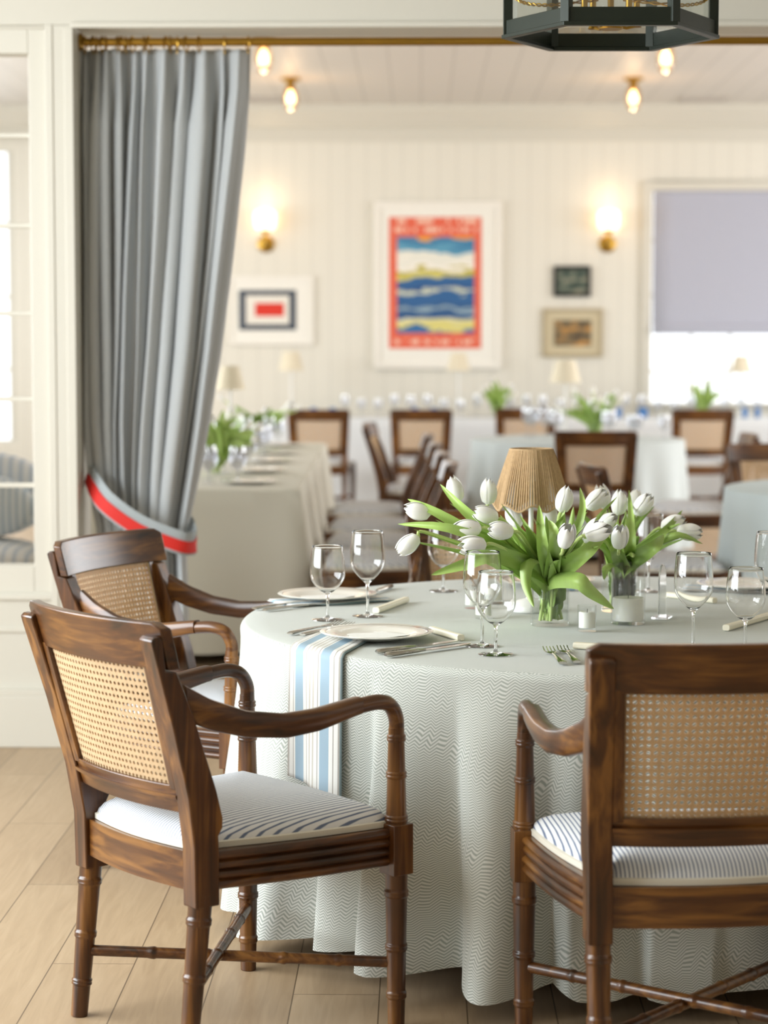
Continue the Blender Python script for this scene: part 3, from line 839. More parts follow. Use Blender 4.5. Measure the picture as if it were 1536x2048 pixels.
def put_glass(tall, px, py_rim, label, group='stemware on the round table', z=CT):
    zt = (.207 if tall else .177) + z
    k = tall
    if k not in GL: GL[k] = wineglass(tall); o = GL[k]
    else: o = copy_tree(GL[k])
    p = atz(px, py_rim, zt); o.location = (p.x, p.y, z); tag(o, label, 'wine glass' if tall else 'goblet', group); return o
put_glass(False, 655, 1092, 'short clear goblet on the left, beside the taller wine glass')
put_glass(True, 735, 1062, 'tall clear wine glass on the left, behind the ivory favor')
put_glass(True, 965, 1103, 'tall wine glass just left of the front tulip vase')
put_glass(False, 992, 1143, 'short goblet in front of the tall glass near the centre')
put_glass(False, 887, 1050, 'goblet at the far table edge below the drooping leaf')
put_glass(True, 1298, 1028, 'wine glass half hidden behind the right tulips')
put_glass(True, 1388, 1106, 'tall wine glass right of the acrylic table sign')
put_glass(False, 1492, 1136, 'short goblet above the right foreground armchair')
put_glass(True, 1545, 1064, 'wine glass cut by the right edge of the picture')

def plate_mat():
    m, n, L, b = newmat('rimmed_porcelain')
    tc = n.new('ShaderNodeTexCoord'); sp = n.new('ShaderNodeSeparateXYZ'); L.new(tc.outputs['Object'], sp.inputs[0])
    r = mathn(n, L, 'SQRT', mathn(n, L, 'ADD', mathn(n, L, 'POWER', sp.outputs[0], 2.0), mathn(n, L, 'POWER', sp.outputs[1], 2.0)))
    L.new(ramp(n, L, mathn(n, L, 'MULTIPLY', r, 8.0), [(0, 'f2efe6'), (.905, 'f2efe6'), (.91, '6d6a70'), (.93, '6d6a70'), (.935, 'f2efe6')]), b.inputs['Base Color'])
    b.inputs['Roughness'].default_value = .12; b.inputs['Coat Weight'].default_value = .4
    return m
M_PLATE = plate_mat()
PR = .127
plate0 = None
def put_plate(p, label, group='dinner plates on the round table', z=CT + .004):
    global plate0
    if plate0 is None:
        prof = [(0, .002), (.06, .002), (.066, .0), (.07, .002), (.085, .006), (PR - .004, .0125), (PR, .015), (PR - .002, .0165), (.088, .0105), (.076, .006), (.068, .0045), (0, .0045)]
        plate0 = MB().lathe(prof, 64).build('dinner_plate', M_PLATE, ang=50); o = plate0
    else: o = plate0.copy(); COL.objects.link(o)
    o.location = (p.x, p.y, z); tag(o, label, 'plate', group); return o
P1 = atz(753, 1270, CT + .01); P2 = atz(654, 1193, CT + .01); P3 = cf(.64, 4.50); P4 = cf(.45, 5.93); P5 = atz(1490, 1172, CT + .01)
put_plate(P1, 'white dinner plate with dark rim line, nearest the viewer at left')
put_plate(P2, 'white dinner plate behind the goblet at the left edge')
put_plate(P3, 'white plate hidden before the right foreground armchair')
put_plate(P4, 'white plate on the far side behind the tulip vases')
put_plate(P5, 'white plate at the far right on a striped napkin')
def card(p, rz, label):
    n = 40; m = MB(); pts = []
    for i in range(n):
        a = 2 * PI * i / n; r = 1 + .07 * math.cos(5 * a) + .04 * math.sin(3 * a + 1)
        pts.append((.068 * r * math.cos(a), .042 * r * math.sin(a)))
    m.prism(pts, 0, .0006, ax=2)
    o = m.build('menu_card', M_PAPER, loc=(p.x, p.y, CT + .0095), smooth=False); o.rotation_euler = (0, 0, rz); tag(o, label, 'card', 'cut paper cards on the plates')
card(P1, .1, 'scalloped white paper card lying on the nearest left plate')
card(P2, .3, 'scalloped white paper card on the plate at the left edge')

# cutlery
def fork_proto():
    root = empty('fork', (0, 0, 0)); m = MB()
    m.tube([(0, -.095, .004), (0, -.09, .004), (0, -.05, .0045), (0, 0, .004), (0, .03, .003)], [(.002, .007), (.0035, .0078), (.003, .006), (.0022, .0034), (.002, .003)], 10, up=(0, 0, 1))
    m.build('handle', M_SILVER, root)
    m = MB()
    m.tube([(0, .028, .003), (0, .038, .0035), (0, .048, .003), (0, .053, .0028)], [(.0015, .003), (.0014, .0085), (.0012, .0112), (.001, .0115)], 12, up=(0, 0, 1))
    for k in range(4):
        x = -.0095 + k * .00633
        m.tube([(x, .050, .003), (x, .07, .0022), (x * .95, .094, .006), (x * .95, .097, .0068)], [(.001, .0017), (.001, .0016), (.0009, .0012), (.0004, .0005)], 6, up=(0, 0, 1))
    m.build('tines', M_SILVER, root)
    return root
def knife_proto():
    root = empty('knife', (0, 0, 0))
    MB().tube([(0, -.11, .005), (0, -.104, .005), (0, -.03, .005), (0, -.018, .0045), (0, -.01, .0045)], [(.002, .004), (.0048, .0082), (.004, .0065), (.003, .004), (.0028, .0035)], 12, up=(0, 0, 1)).build('handle', M_SILVER, root)
    MB().prism([(-.004, -.012), (.004, -.012), (.009, .0), (.0095, .07), (.006, .10), (-.002, .115), (-.006, .10), (-.006, .0)], .003, .0048, ax=2).build('blade', M_SILVER, root, bevel=.0004)
    return root
FK, KN = fork_proto(), knife_proto(); used = set()
def cutlery(proto, pa, pb, label, z=CT):        # pa handle end, pb tip
    o = proto if proto.name not in used else copy_tree(proto); used.add(proto.name)
    mid = (pa + pb) / 2; d = pb - pa
    o.location = (mid.x, mid.y, z); o.rotation_euler = (0, 0, math.atan2(d.y, d.x) - PI / 2); o.scale = (1.2, 1.2, 1.2)
    tag(o, label, 'fork' if proto is FK else 'knife', 'silver cutlery on the round table'); return o
def A_(x, y): return atz(x, y, CT + .003)
cutlery(FK, A_(567, 1271), A_(690, 1243), 'silver fork left of the nearest plate, outer one')
cutlery(FK, A_(583, 1276), A_(722, 1243), 'silver fork left of the nearest plate, inner one under the rim')
cutlery(KN, A_(768, 1304), A_(905, 1284), 'silver knife before the nearest plate, inner one')
cutlery(KN, A_(783, 1311), A_(930, 1290), 'silver knife before the nearest plate, outer one toward the table edge')
cutlery(FK, A_(515, 1217), A_(620, 1202), 'silver fork in front of the left edge plate, outer')
cutlery(FK, A_(536, 1220), A_(655, 1206), 'silver fork in front of the left edge plate, inner')
cutlery(KN, A_(785, 1173), A_(715, 1196), 'silver knife poking out behind the left edge plate')
cutlery(FK, A_(1133, 1335), A_(1090, 1291), 'left silver fork beside the right foreground armchair')
cutlery(FK, A_(1163, 1335), A_(1116, 1287), 'right silver fork beside the right foreground armchair')
cutlery(FK, A_(925, 1152), A_(955, 1180), 'silver fork at the far table edge by the goblet')
def favor(pa, pb, label, hidden_start=False):
    d = pb - pa; L_ = d.length; m = MB(); w_, h_ = .009, .014; c = .003
    sec = [(-w_, c), (-w_ + c, 0), (w_ - c, 0), (w_, c), (w_, h_ - c), (w_ - c, h_), (-w_ + c, h_), (-w_, h_ - c)]
    m.prism([(x, z) for x, z in sec], -L_ / 2, L_ / 2, ax=1)
    o = m.build('party_favor', M_FAVOR, loc=((pa.x + pb.x) / 2, (pa.y + pb.y) / 2, CT), bevel=.0012, smooth=False)
    o.rotation_euler = (0, 0, math.atan2(d.y, d.x) - PI / 2); tag(o, label, 'favor', 'slim cream favors at the place settings')
favor(A_(752, 1224), A_(812, 1202), 'slim cream bar favor beside the tall left wine glass')
favor(A_(864, 1262), A_(922, 1279), 'slim cream bar favor right of the nearest plate')
favor(A_(1148, 1294), A_(1200, 1297), 'cream bar favor end peeking out left of the front armchair')
favor(A_(1452, 1259), A_(1545, 1232), 'slim cream bar favor at the right by the short goblet')
favor(A_(1335, 1192), A_(1430, 1204), 'slim cream bar favor before the far right plate')

# napkins
def cloth_strip(path, wid, wv, mat, name, label, group, thick=.003, slant=0, nu=20):
    m = MB(); n = len(path) - 1
    def fn(u, v):
        k = v * n; i = min(int(k), n - 1); f_ = k - i
        p = path[i] + (path[i + 1] - path[i]) * f_
        x = u - .5
        p = p + wv * wid * x
        if v > .4: p = p + Vector((0, 0, -slant * (u - .2) * (v - .4)))
        return p
    m.grid(fn, nu, n * 2, lambda u, v: (u, v))
    o = m.build(name, mat, solid=thick, ang=180); tag(o, label, 'napkin', group); return o
NG = 'striped napkins on the round table'
pe = atz(645, 1296, TZ)
dirn = Vector((pe.x - P1.x, pe.y - P1.y, 0)).normalized(); dirn = Vector((-.22, -.975, 0)).normalized(); wv = Vector((-dirn.y, dirn.x, 0)); wv = wv if wv.x > 0 else -wv
rel = pe - TC
pth = [pe - dirn * .30]; pth[0].z = CT + .002
q = Vector((pe.x, pe.y, CT + .003)); 
for k in range(1, 9):
    pp = pth[0].lerp(q, k / 8); pp.z = CT + .002; pth.append(pp)
angd = math.degrees(math.atan2(rel.y, rel.x)); rad = Vector((rel.x, rel.y, 0)).normalized()
NP_off = .024
base_r = Vector((rel.x, rel.y, 0)).length
def nap_m():
    m = MB(); NU, NV = 24, 50
    def out_to(b, R_):                       # walk from b along the napkin until it is R_ from the table centre
        e = Vector((b.x - TC.x, b.y - TC.y, 0)); d = e.dot(dirn); k = e.dot(e) - R_ * R_
        return -d + math.sqrt(max(0, d * d - k))
    def fn(u, v):
        L1 = .38; st = pth[0] + wv * .150 * (u - .5); ed = st + dirn * out_to(st, TR - .014)
        if v < L1:
            p = st.lerp(ed, v / L1); p.z = CT + .0025; return p
        t_ = (v - L1) / (1 - L1); a_ = min(1, t_ / .1) * PI / 2; dn = max(0, (t_ - .1) / .9)
        z = CT + .0025 - .020 * (1 - math.cos(a_)) - (.265 + .03 * u) * dn
        s0 = out_to(st, TR + .011)
        s1 = out_to(st, TR - .014); s_ = s1 + (s0 - s1) * math.sin(a_) + (.006 + .005 * math.sin(u * 13 + 1)) * dn
        p = st + dirn * s_; dg = math.degrees(math.atan2(p.y - TC.y, p.x - TC.x))
        if a_ > 1: s_ = max(s_, out_to(st, max(cloth_r(dg + d_, z) for d_ in (-2, -1, 0, 1, 2)) + .007))
        p = st + dirn * s_; p.z = z; return p
    m.grid(fn, NU, NV, lambda u, v: (u, v)); return m
tag(nap_m().build('napkin', M_NAPK, solid=.003, ang=180), 'blue and white striped napkin hanging over the table edge', 'napkin', NG)
def flat_nap(p, rz, label, L_=.20, W_=.115, dx=0, dy=0):
    m = MB(); R = Matrix.Rotation(rz, 3, 'Z')
    for k in range(2):
        m.grid(lambda u, v: R @ Vector(((u - .5) * W_ + .004 * k, (v - .5) * L_ + .003 * k, .0015 + .0025 * k + .0018 * math.sin(v * 9 + k) * (abs(u - .5) * 2) ** 3 * 1)), 12, 16, lambda u, v: (u, v))
    o = m.build('napkin', M_NAPK, solid=.0016, ang=180, loc=(p.x + dx, p.y + dy, CT)); tag(o, label, 'napkin', NG)
flat_nap(P2, -1.1, 'folded striped napkin under the left edge plate', .29, .15, .01, -.02)
flat_nap(P4, .2, 'folded striped napkin under the plate behind the vases', .27, .13)
flat_nap(P5, 1.3, 'folded striped napkin under the far right plate', .32, .15, -.01, 0)

# ------------------------------------------------------------------ candles, vases, lamp, sign
def cyl_glass(name, r, h, th, c, candle, label, cat, base=.008, group=None):
    root = empty(name, (c.x, c.y, CT)); tag(root, label, cat, group)
    MB().lathe([(0, 0), (r - .001, 0), (r, .002), (r, h - .001), (r - th / 2, h), (r - th, h - .001), (r - th, base), (0, base)], 48).build('glass_body', M_VASE, root, ang=50)
    if candle:
        MB().lathe([(0, base + .0005), (r - th - .0008, base + .0005), (r - th - .0008, candle - .003), (r - th - .003, candle), (.006, candle - .002), (0, candle - .002)], 40).build('candle', M_WAX, root, ang=50)
        root_c = [x for x in bpy.data.objects if x.parent == root and x.name.startswith('candle')][0]
        MB().tube([(0, 0, candle - .002), (.0005, 0, candle + .006)], .0008, 6).build('wick', M_DARK, root_c)
    return root
c = atz(1174, 1262, CT); cyl_glass('votive_candle', .0225, .06, .0025, c, .045, 'small clear votive holder with white candle in front of the vases', 'candle')
c = atz(1256, 1247, CT); cyl_glass('hurricane_candle', .0405, .142, .0025, c, .062, 'tall glass cylinder with a low white candle, right of the front vase', 'candle')
c = atz(985, 1205, CT); cyl_glass('hurricane_candle', .033, .125, .0025, c, .04, 'tall glass cylinder with white candle behind the two centre glasses', 'candle')
c = atz(945, 1216, CT); cyl_glass('votive_candle', .0215, .06, .0025, c, .045, 'small votive candle seen through the tall centre glass', 'candle')
c = atz(966, 1236, CT); cyl_glass('votive_candle', .0215, .058, .0025, c, .045, 'small votive candle behind the short centre goblet', 'candle')

def vase(c, r, h, wl_, label):
    root = empty('flower_vase', (c.x, c.y, CT)); tag(root, label, 'vase', 'glass vases on the round table')
    MB().lathe([(0, 0), (r - .002, 0), (r, .003), (r * .98, h * .5), (r, h - .001), (r - .0015, h), (r - .003, h - .001), (r * .98 - .003, h * .5), (r - .003, .008), (0, .007)], 56).build('glass_body', M_VASE, root, ang=50)
    MB().lathe([(0, .0082), (r - .0042, .0084), (r * .98 - .0036, h * .5), (r - .0036, wl_), (0, wl_)], 48).build('water', M_WATER, root, ang=50)
V1 = atz(1100, 1250, CT); V1 = Vector((V1.x, V1.y, CT)); V2 = atz(1238, 1222, CT); V2 = Vector((V2.x, V2.y, CT))
vase(V1, .0465, .113, .085, 'round glass vase of white tulips at the front centre')
vase(V2, .045, .115, .085, 'glass vase of white tulips behind the candle cylinder')

# table lamp
c = atz(1061, 1222, CT); lamp = empty('table_lamp', (c.x, c.y, CT)); tag(lamp, 'table lamp with tan cord-wrapped shade behind the tulips', 'lamp')
Yl = 4.87 * KS
zt_, zb_ = at(1061, 903, Yl).z - CT, at(1061, 1020, Yl).z - CT
MB().lathe([(0, 0), (.048, 0), (.05, .004), (.048, .014), (.034, .026), (.012, .032), (.007, .04), (.006, .1), (.006, zb_ + .06), (.012, zb_ + .065), (.012, zb_ + .09), (0, zb_ + .09)], 40).build('base', M_LAMPW, lamp)
MB().lathe([(0, zb_ + .09), (.012, zb_ + .095), (.02, zb_ + .11), (.012, zb_ + .128), (0, zb_ + .13)], 20).build('bulb', M_WHITE, lamp)
rt, rb = .052, .0905
m = MB()
NS = 86
def scal(a): return .008 * math.cos(8 * a)
for i in range(NS):
    a = 2 * PI * i / NS + random.uniform(-.004, .004)
    k = scal(a); rr = .0026 * random.uniform(.85, 1.1)
    pts = []
    for j in range(9):
        t_ = j / 8; r = rt + (rb + k * .4 - rt) * t_ + .002 * math.sin(PI * t_); z = zt_ + (zb_ + k - zt_) * t_
        pts.append((r * math.cos(a), r * math.sin(a), z))
    m.tube(pts, rr, 6)
ls_ = m.build('lamp_shade', M_ROPE, lamp)
m = MB()
for r, z0, sc_ in ((rt, zt_, 0), (rb, zb_, 1)):
    pts = [((r + sc_ * scal(a) * .4) * math.cos(a), (r + sc_ * scal(a) * .4) * math.sin(a), z0 + sc_ * scal(a)) for a in [2 * PI * i / 64 for i in range(65)]]
    m.tube(pts, .0026, 6, cap=False)
for k in range(3):
    a = k * 2 * PI / 3; m.tube([(rt * math.cos(a), rt * math.sin(a), zt_ - .002), (0, 0, zt_ - .012)], .001, 5)
m.tube([(0, 0, zt_ - .012), (0, 0, zb_ + .12)], .001, 5)
m.build('shade_ring', M_ROPE, ls_)

# acrylic sign
c = atz(1324, 1236, CT); sg = empty('table_sign', (c.x, c.y, CT), .9); tag(sg, 'clear acrylic arched table sign seen nearly edge-on', 'sign')
M_ACR = glass('frosted_acrylic', (.96, .98, .98, 1), .12, 1.2)
pts = [(-.04, .004), (.04, .004)] + [(.04 * math.cos(a * PI / 14), .085 + .045 * math.sin(a * PI / 14)) for a in range(15)]
MB().prism(pts, -.0018, .0018, ax=1).build('sign_panel', M_ACR, sg, bevel=.0005)
sg.rotation_euler = (0, 0, math.radians(72))
MB().box((-.03, -.02, 0), (.03, .02, .005)).build('sign_base', M_ACR, sg, bevel=.001)

# ------------------------------------------------------------------ tulips
def head_mesh(seed, open_=0.0):
    rnd = random.Random(seed); m = MB()
    for k in range(6):
        inner = k % 2; ph = k * PI / 3 + rnd.uniform(-.08, .08); Hh = .049 * rnd.uniform(.92, 1.05) * (.98 if inner else 1.0); Rm = .0168 - .0013 * inner
        op = open_ * (0 if inner else 1) * rnd.uniform(.5, 1.2)
        def fn(u, v):
            wv_ = 1 - 3.6 * max(0, v - .60) ** 2 - 9 * max(0, v - .9) ** 1.3
            r = Rm * (math.sin(PI * (.13 + .79 * v)) ** .7) + .001 + op * .012 * v * v
            if v == 0: r = .003
            a = ph + (u - .5) * 1.5 * wv_ * (1.0 if v > 0 else .3)
            z = Hh * (v ** .9) * (1 - .05 * abs(u - .5) * 2) 
            rr = r * (1 - .035 * (abs(u - .5) * 2) ** 2)
            return (rr * math.cos(a), rr * math.sin(a), z)
        m.grid(fn, 8, 12)
    return m.mesh('tulip_head', True, 180)
HEADS = [head_mesh(1), head_mesh(2, .25), head_mesh(3, .6)]
for h_ in HEADS: h_.materials.append(M_PETAL)
def leaf(m, pts, wid, nv=14, fold=.35, side=None):
    P = smooth_path(pts, 5); n = len(P) - 1
    def frame(i):
        d = (P[min(i + 1, n)] - P[max(i - 1, 0)]).normalized()
        s = side if side is not None else d.cross(Vector((0, 0, 1)))
        s = s - d * s.dot(d)
        s = s.normalized() if s.length > 1e-4 else Vector((1, 0, 0))
        return d, s, s.cross(d).normalized()
    def fn(u, v):
        k = v * n; i = min(int(round(k)), n); d, s, nn = frame(i)
        w_ = wid * (math.sin(PI * min(1, (v * .93 + .07)) ** .8) ** .75) if v < 1 else .0002
        x = (u - .5) * 2
        return P[i] + s * (w_ * .5 * x) + nn * (w_ * fold * (abs(x) ** 1.6) - w_ * fold * .4)
    m.grid(fn, 6, n); return m
def tulip(base, head, hdir, label, group, leaves=1, lift=.10, hm=0, name='tulip', lw=.026, scale=1.0, lip=None, rnd=random, thick=.0038):
    """base: stem foot in the vase; head: underside of the flower; hdir: way the flower points"""
    root = empty(name, base); tag(root, label, 'tulip', group)
    h = head - base; hdir = hdir.normalized()
    lp = lip if lip is not None else Vector((h.x * .18, h.y * .18, .115))
    pts = [Vector((0, 0, 0)), lp * .6, lp, lp + (h - lp) * .5 + Vector((0, 0, .012)), h - hdir * .018, h]
    sp = smooth_path(pts, 5)
    MB().tube(sp, [thick] * len(sp), 8).build('stem', M_STEM, root)
    o = bpy.data.objects.new('tulip_head', HEADS[hm]); COL.objects.link(o); o.parent = root; o.location = h - hdir * .001
    o.rotation_euler = hdir.to_track_quat('Z', 'Y').to_euler(); o.scale = (scale * 1.18, scale * 1.18, scale * 1.3)
    for k in range(leaves):
        t0 = rnd.choice((.8, 1.0))
        a0 = lp * t0 * rnd.uniform(.7, 1)
        dv = Vector((h.x + rnd.uniform(-.05, .05), h.y + rnd.uniform(-.05, .05), h.z))
        e = lp + (dv - lp) * rnd.uniform(.7, 1.12) + Vector((rnd.uniform(-.02, .02), rnd.uniform(-.02, .02), rnd.uniform(-.015, .03)))
        mid = (a0 + e) / 2 + Vector((rnd.uniform(-.012, .012), rnd.uniform(-.012, .012), .02))
        leaf(MB(), [a0 * .35, a0, mid, e], lw * rnd.uniform(.75, 1.2), side=Vector((rnd.uniform(-1, 1), rnd.uniform(-.4, .4), rnd.uniform(-.3, .6)))).build('leaf', M_LEAF, root, ang=180)
    return root
TG1 = 'white tulips on the round table'
def dir2(dx, dy, dz): return Vector((dx, dy, dz))
rt_ = random.Random(11)
# head pixel (centre), distance, pointing direction (right, away, up), vase, label, mesh
TL = [
 (912, 985, 4.78, (-.35, 0, 1), 1, 'upright tulip high at the left of the bouquet', 0),
 (977, 990, 4.80, (.05, 0, 1), 1, 'upright tulip left of the cord lamp shade', 0),
 (842, 1024, 4.62, (-1, -.1, .22), 1, 'tulip pointing left at the upper far left', 0),
 (978, 1032, 4.60, (-1, -.3, .35), 1, 'tulip leaning left below the lamp shade edge', 1),
 (943, 1057, 4.52, (-1, -.2, .05), 1, 'small tulip pointing left below the upper left one', 0),
 (1008, 1062, 4.50, (-.9, -.4, .15), 1, 'tulip leaning left just under the lamp shade', 1),
 (953, 1090, 4.46, (-1, -.3, -.02), 1, 'open tulip lying left above the tall centre glass', 2),
 (822, 1085, 4.60, (-.8, -.2, -.6), 1, 'drooping tulip at the lowest far left', 1),
 (1127, 1006, 4.66, (.3, 0, 1), 1, 'upright tulip just right of the lamp shade', 0),
 (1188, 1004, 4.72, (.75, -.1, .7), 1, 'large tulip leaning right at the top centre', 1),
 (1030, 1040, 5.0, (-.3, .3, .8), 1, 'tulip half hidden behind leaves under the lamp', 0),
 (1098, 1040, 4.98, (.2, .3, 1), 1, 'tulip peeking out behind the lamp shade rim', 0),
 (1131, 1078, 4.44, (.15, -.55, .85), 1, 'tulip facing the viewer at the front centre', 1),
 (1182, 1070, 4.55, (.5, -.2, .7), 1, 'open tulip at the centre between both vases', 2),
 (1190, 1066, 4.46, (.9, -.5, .35), 1, 'tulip leaning right in front of the open one', 1),
 (1238, 1012, 4.92, (.1, 0, 1), 2, 'upright tulip right of the large top one', 0),
 (1282, 1015, 4.90, (.6, -.1, .8), 2, 'tulip leaning right at the upper right', 1),
 (1268, 1010, 5.0, (.2, .2, .9), 2, 'small tulip tucked behind the upper right one', 0),
 (1208, 1050, 4.82, (.7, -.4, .6), 2, 'tulip with a rosy edge right of centre', 0),
 (1239, 1080, 4.62, (.0, -.5, .85), 2, 'round tulip facing forward above the candle cylinder', 1),
 (1340, 1050, 4.86, (.9, -.1, .35), 2, 'tulip stretching right, the upper of the outer two', 1),
 (1372, 1064, 4.84, (1, -.1, -.02), 2, 'farthest right tulip, pointing sideways', 1),
 (1206, 1000, 5.05, (-.2, .3, 1), 2, 'tulip behind the large top one', 0),
]
for px, py, Y, d, vs, lab, hm in TL:
    V = V1 if vs == 1 else V2
    a = rt_.uniform(0, 2 * PI); r = rt_.uniform(.004, .030)
    hd = cf(d[0], d[1], d[2]); hd.normalize()
    h = at(px, py, Y * KS) - hd * .022
    base = V + Vector((r * math.cos(a), r * math.sin(a), .012))
    out = Vector((h.x - V.x, h.y - V.y, 0)); out = out.normalized() if out.length > .001 else Vector((0, 1, 0))
    lipw = V + out * .026 * min(1, (Vector((h.x - V.x, h.y - V.y, 0)).length / .08)) + Vector((rt_.uniform(-.01, .01), rt_.uniform(-.01, .01), .118))
    tulip(base, h, hd, 'white ' + lab if not lab.startswith('white') else lab, TG1, leaves=rt_.choice((3, 3, 4)), hm=hm, lip=lipw - base, rnd=rt_, lw=.024)
# extra long leaves seen on the photo, each a leaf of a flowerless shoot
def shoot(V, pts, wid, label, side=None):
    root = empty('tulip_leaf', V); tag(root, label, 'leaf', 'loose tulip leaves in the vases')
    P = [Vector((rt_.uniform(-.01, .01), rt_.uniform(-.01, .01), .015)), Vector((rt_.uniform(-.015, .015), -.015, .10))] + [at(p[0], p[1], p[2] * KS) - V for p in pts]
    leaf(MB(), P, wid, side=side).build('leaf_blade', M_LEAF, root, ang=180)
SX = Vector((.35, 0, 1))
shoot(V1, [(1000, 1110, 4.52), (930, 1128, 4.5), (862, 1150, 4.5)], .040, 'broad leaf drooping left over the far goblet', SX)
shoot(V1, [(1150, 1160, 4.50), (1190, 1190, 4.50), (1228, 1218, 4.52)], .040, 'broad leaf arching right and down past the votive', SX)
shoot(V1, [(900, 1040, 4.6), (815, 998, 4.65)], .030, 'long leaf pointing up left above the far left tulip', SX)
shoot(V1, [(950, 1040, 4.6), (880, 968, 4.65)], .032, 'leaf rising beside the highest left tulip', SX)
shoot(V1, [(930, 1065, 4.5), (795, 1048, 4.55)], .030, 'long thin leaf pointing left to the outermost edge', SX)
shoot(V1, [(1085, 1090, 4.5), (1078, 1010, 4.55)], .034, 'upright leaf in front of the lamp shade', Vector((1, 0, 0)))
shoot(V1, [(1110, 1080, 4.45), (1098, 1040, 4.45)], .036, 'broad upright leaf at the front of the left vase', Vector((1, 0, 0)))
shoot(V1, [(1165, 1110, 4.5), (1215, 1065, 4.55)], .046, 'broad leaf fanning right above the front vase', Vector((.5, 0, -1)))
shoot(V1, [(1160, 1040, 4.6), (1160, 975, 4.7)], .024, 'narrow leaf standing between the top tulips', Vector((1, 0, 0)))
shoot(V2, [(1262, 1090, 4.8), (1258, 980, 4.95)], .030, 'tall narrow leaf in the right vase', Vector((1, 0, 0)))
shoot(V2, [(1300, 1100, 4.7), (1328, 1070, 4.75)], .044, 'broad leaf leaning right over the candle cylinder', Vector((.5, 0, -1)))
shoot(V2, [(1320, 1070, 4.8), (1365, 1020, 4.9)], .026, 'leaf stretching up right behind the outer tulips', Vector((.5, 0, -1)))
shoot(V2, [(1340, 1072, 4.8), (1406, 1088, 4.84)], .022, 'thin leaf drooping at the far right of the bouquet', SX)
shoot(V2, [(1215, 1130, 4.7), (1208, 1160, 4.68)], .03, 'leaf curling between the two vases', Vector((1, 0, 0)))
shoot(V1, [(1062, 1120, 4.58), (1052, 1165, 4.55), (1068, 1215, 4.52)], .034, 'leaf folded down the left side of the front vase', Vector((1, 0, 0)))
shoot(V2, [(1235, 1100, 4.7), (1232, 1045, 4.78)], .04, 'broad upright leaf at the front of the right vase', Vector((1, 0, 0)))

# ------------------------------------------------------------------ far tables
def slab_cloth(x0, x1, y0, y1, zt, mat, label, name='tablecloth', hem=.05, rz=0, amp=.025, freq=9):
    cx, cy = (x0 + x1) / 2, (y0 + y1) / 2; hx, hy = (x1 - x0) / 2, (y1 - y0) / 2
    per = []; N = 60
    for (a, b, n_) in (((-hx, -hy), (hx, -hy), (0, -1)), ((hx, -hy), (hx, hy), (1, 0)), ((hx, hy), (-hx, hy), (0, 1)), ((-hx, hy), (-hx, -hy), (-1, 0))):
        ln = math.dist(a, b); k = max(12, int(ln * 28))
        for i in range(k): per.append((a[0] + (b[0] - a[0]) * i / k, a[1] + (b[1] - a[1]) * i / k, n_, i / k * ln))
    m = MB(); rings = []
    rings.append([Vector((p[0] * .96, p[1] * .96, zt)) for p in per]); rings.append([Vector((p[0] * .995, p[1] * .995, zt)) for p in per])
    for v in (.0, .1, .3, .6, 1):
        ring = []
        for x, y, n_, s_ in per:
            o_ = .008 + v * (amp * (1 + math.sin(s_ * freq + 1.3 * math.sin(s_ * 3.1))) + .01)
            ring.append(Vector((x + n_[0] * o_, y + n_[1] * o_, zt - .01 - (zt - .01 - hem) * v)))
        rings.append(ring)
    m.loft(rings, cap=False); k = len(per); m.f.append(tuple(range(k)))
    o = m.build(name, mat, loc=(cx, cy, 0), ang=60); o.rotation_euler = (0, 0, rz); tag(o, label, 'tablecloth'); return o
def plain_table(x0, x1, y0, y1, label, rz=0, name='dining_table'):
    cx, cy = (x0 + x1) / 2, (y0 + y1) / 2; hx, hy = (x1 - x0) / 2 - .01, (y1 - y0) / 2 - .01
    r = empty(name, (cx, cy, 0), rz); tag(r, label, 'table')
    MB().box((-hx, -hy, .715), (hx, hy, .742)).build('tabletop', WX, r)
    for sx in (-1, 1):
        for sy in (-1, 1): MB().box((sx * (hx - .08) - .025, sy * (hy - .08) - .025, 0), (sx * (hx - .08) + .025, sy * (hy - .08) + .025, .715)).build('leg', WZ, r)
cL = atz(580, 978, .75); yl1 = 13.7
plain_table(cL.x - .92, cL.x, cL.y, yl1, 'long table under the oatmeal cloth by the curtain', YAW)
slab_cloth(cL.x - .92, cL.x, cL.y, yl1, .75, M_CLOTHC, 'oatmeal cloth over the long table beside the curtain', rz=YAW, amp=.045, freq=13)
bx0, bx1, by0, by1 = -1.25, 5.2, 18.2, 19.0
plain_table(bx0, bx1, by0, by1, 'long table along the back wall under white cloth')
slab_cloth(bx0, bx1, by0, by1, .75, M_CLOTHW, 'white cloth over the long table along the back wall')
def round_cloth(c, R, mat, label, lt):
    r = empty('round_table', c); tag(r, lt, 'table')
    MB().lathe([(0, .71), (R - .015, .71), (R - .01, .742), (0, .742)], 48).build('tabletop', WX, r)
    MB().lathe([(0, 0), (.22, 0), (.2, .03), (.05, .08), (.05, .71), (0, .71)], 24).build('pedestal', WZ, r)
    m = MB(); n = 200; rings = [[Vector((.0001 * math.cos(a), .0001 * math.sin(a), .75)) for a in [2 * PI * i / n for i in range(n)]]]
    for v in (-.05, 0, .04, .2, .5, 1):
        ring = []
        for i in range(n):
            a = 2 * PI * i / n
            rr = R * .97 if v < 0 else R + v * (.03 + .035 * math.sin(a * 17 + math.sin(a * 5)))
            ring.append(Vector((rr * math.cos(a), rr * math.sin(a), .75 if v < 0 else .745 - .70 * v)))
        rings.append(ring)
    tag(m.loft(rings, cap=False).build('tablecloth', mat, loc=c, ang=60), label, 'tablecloth')
Cm = at(1155, 880, 14.35); Cm.z = 0
round_cloth(Cm, .70, M_CLOTHS, 'pale blue-grey cloth on the middle round table', 'round table in the middle distance under pale cloth')
Cr = cf(2.33, 9.95)
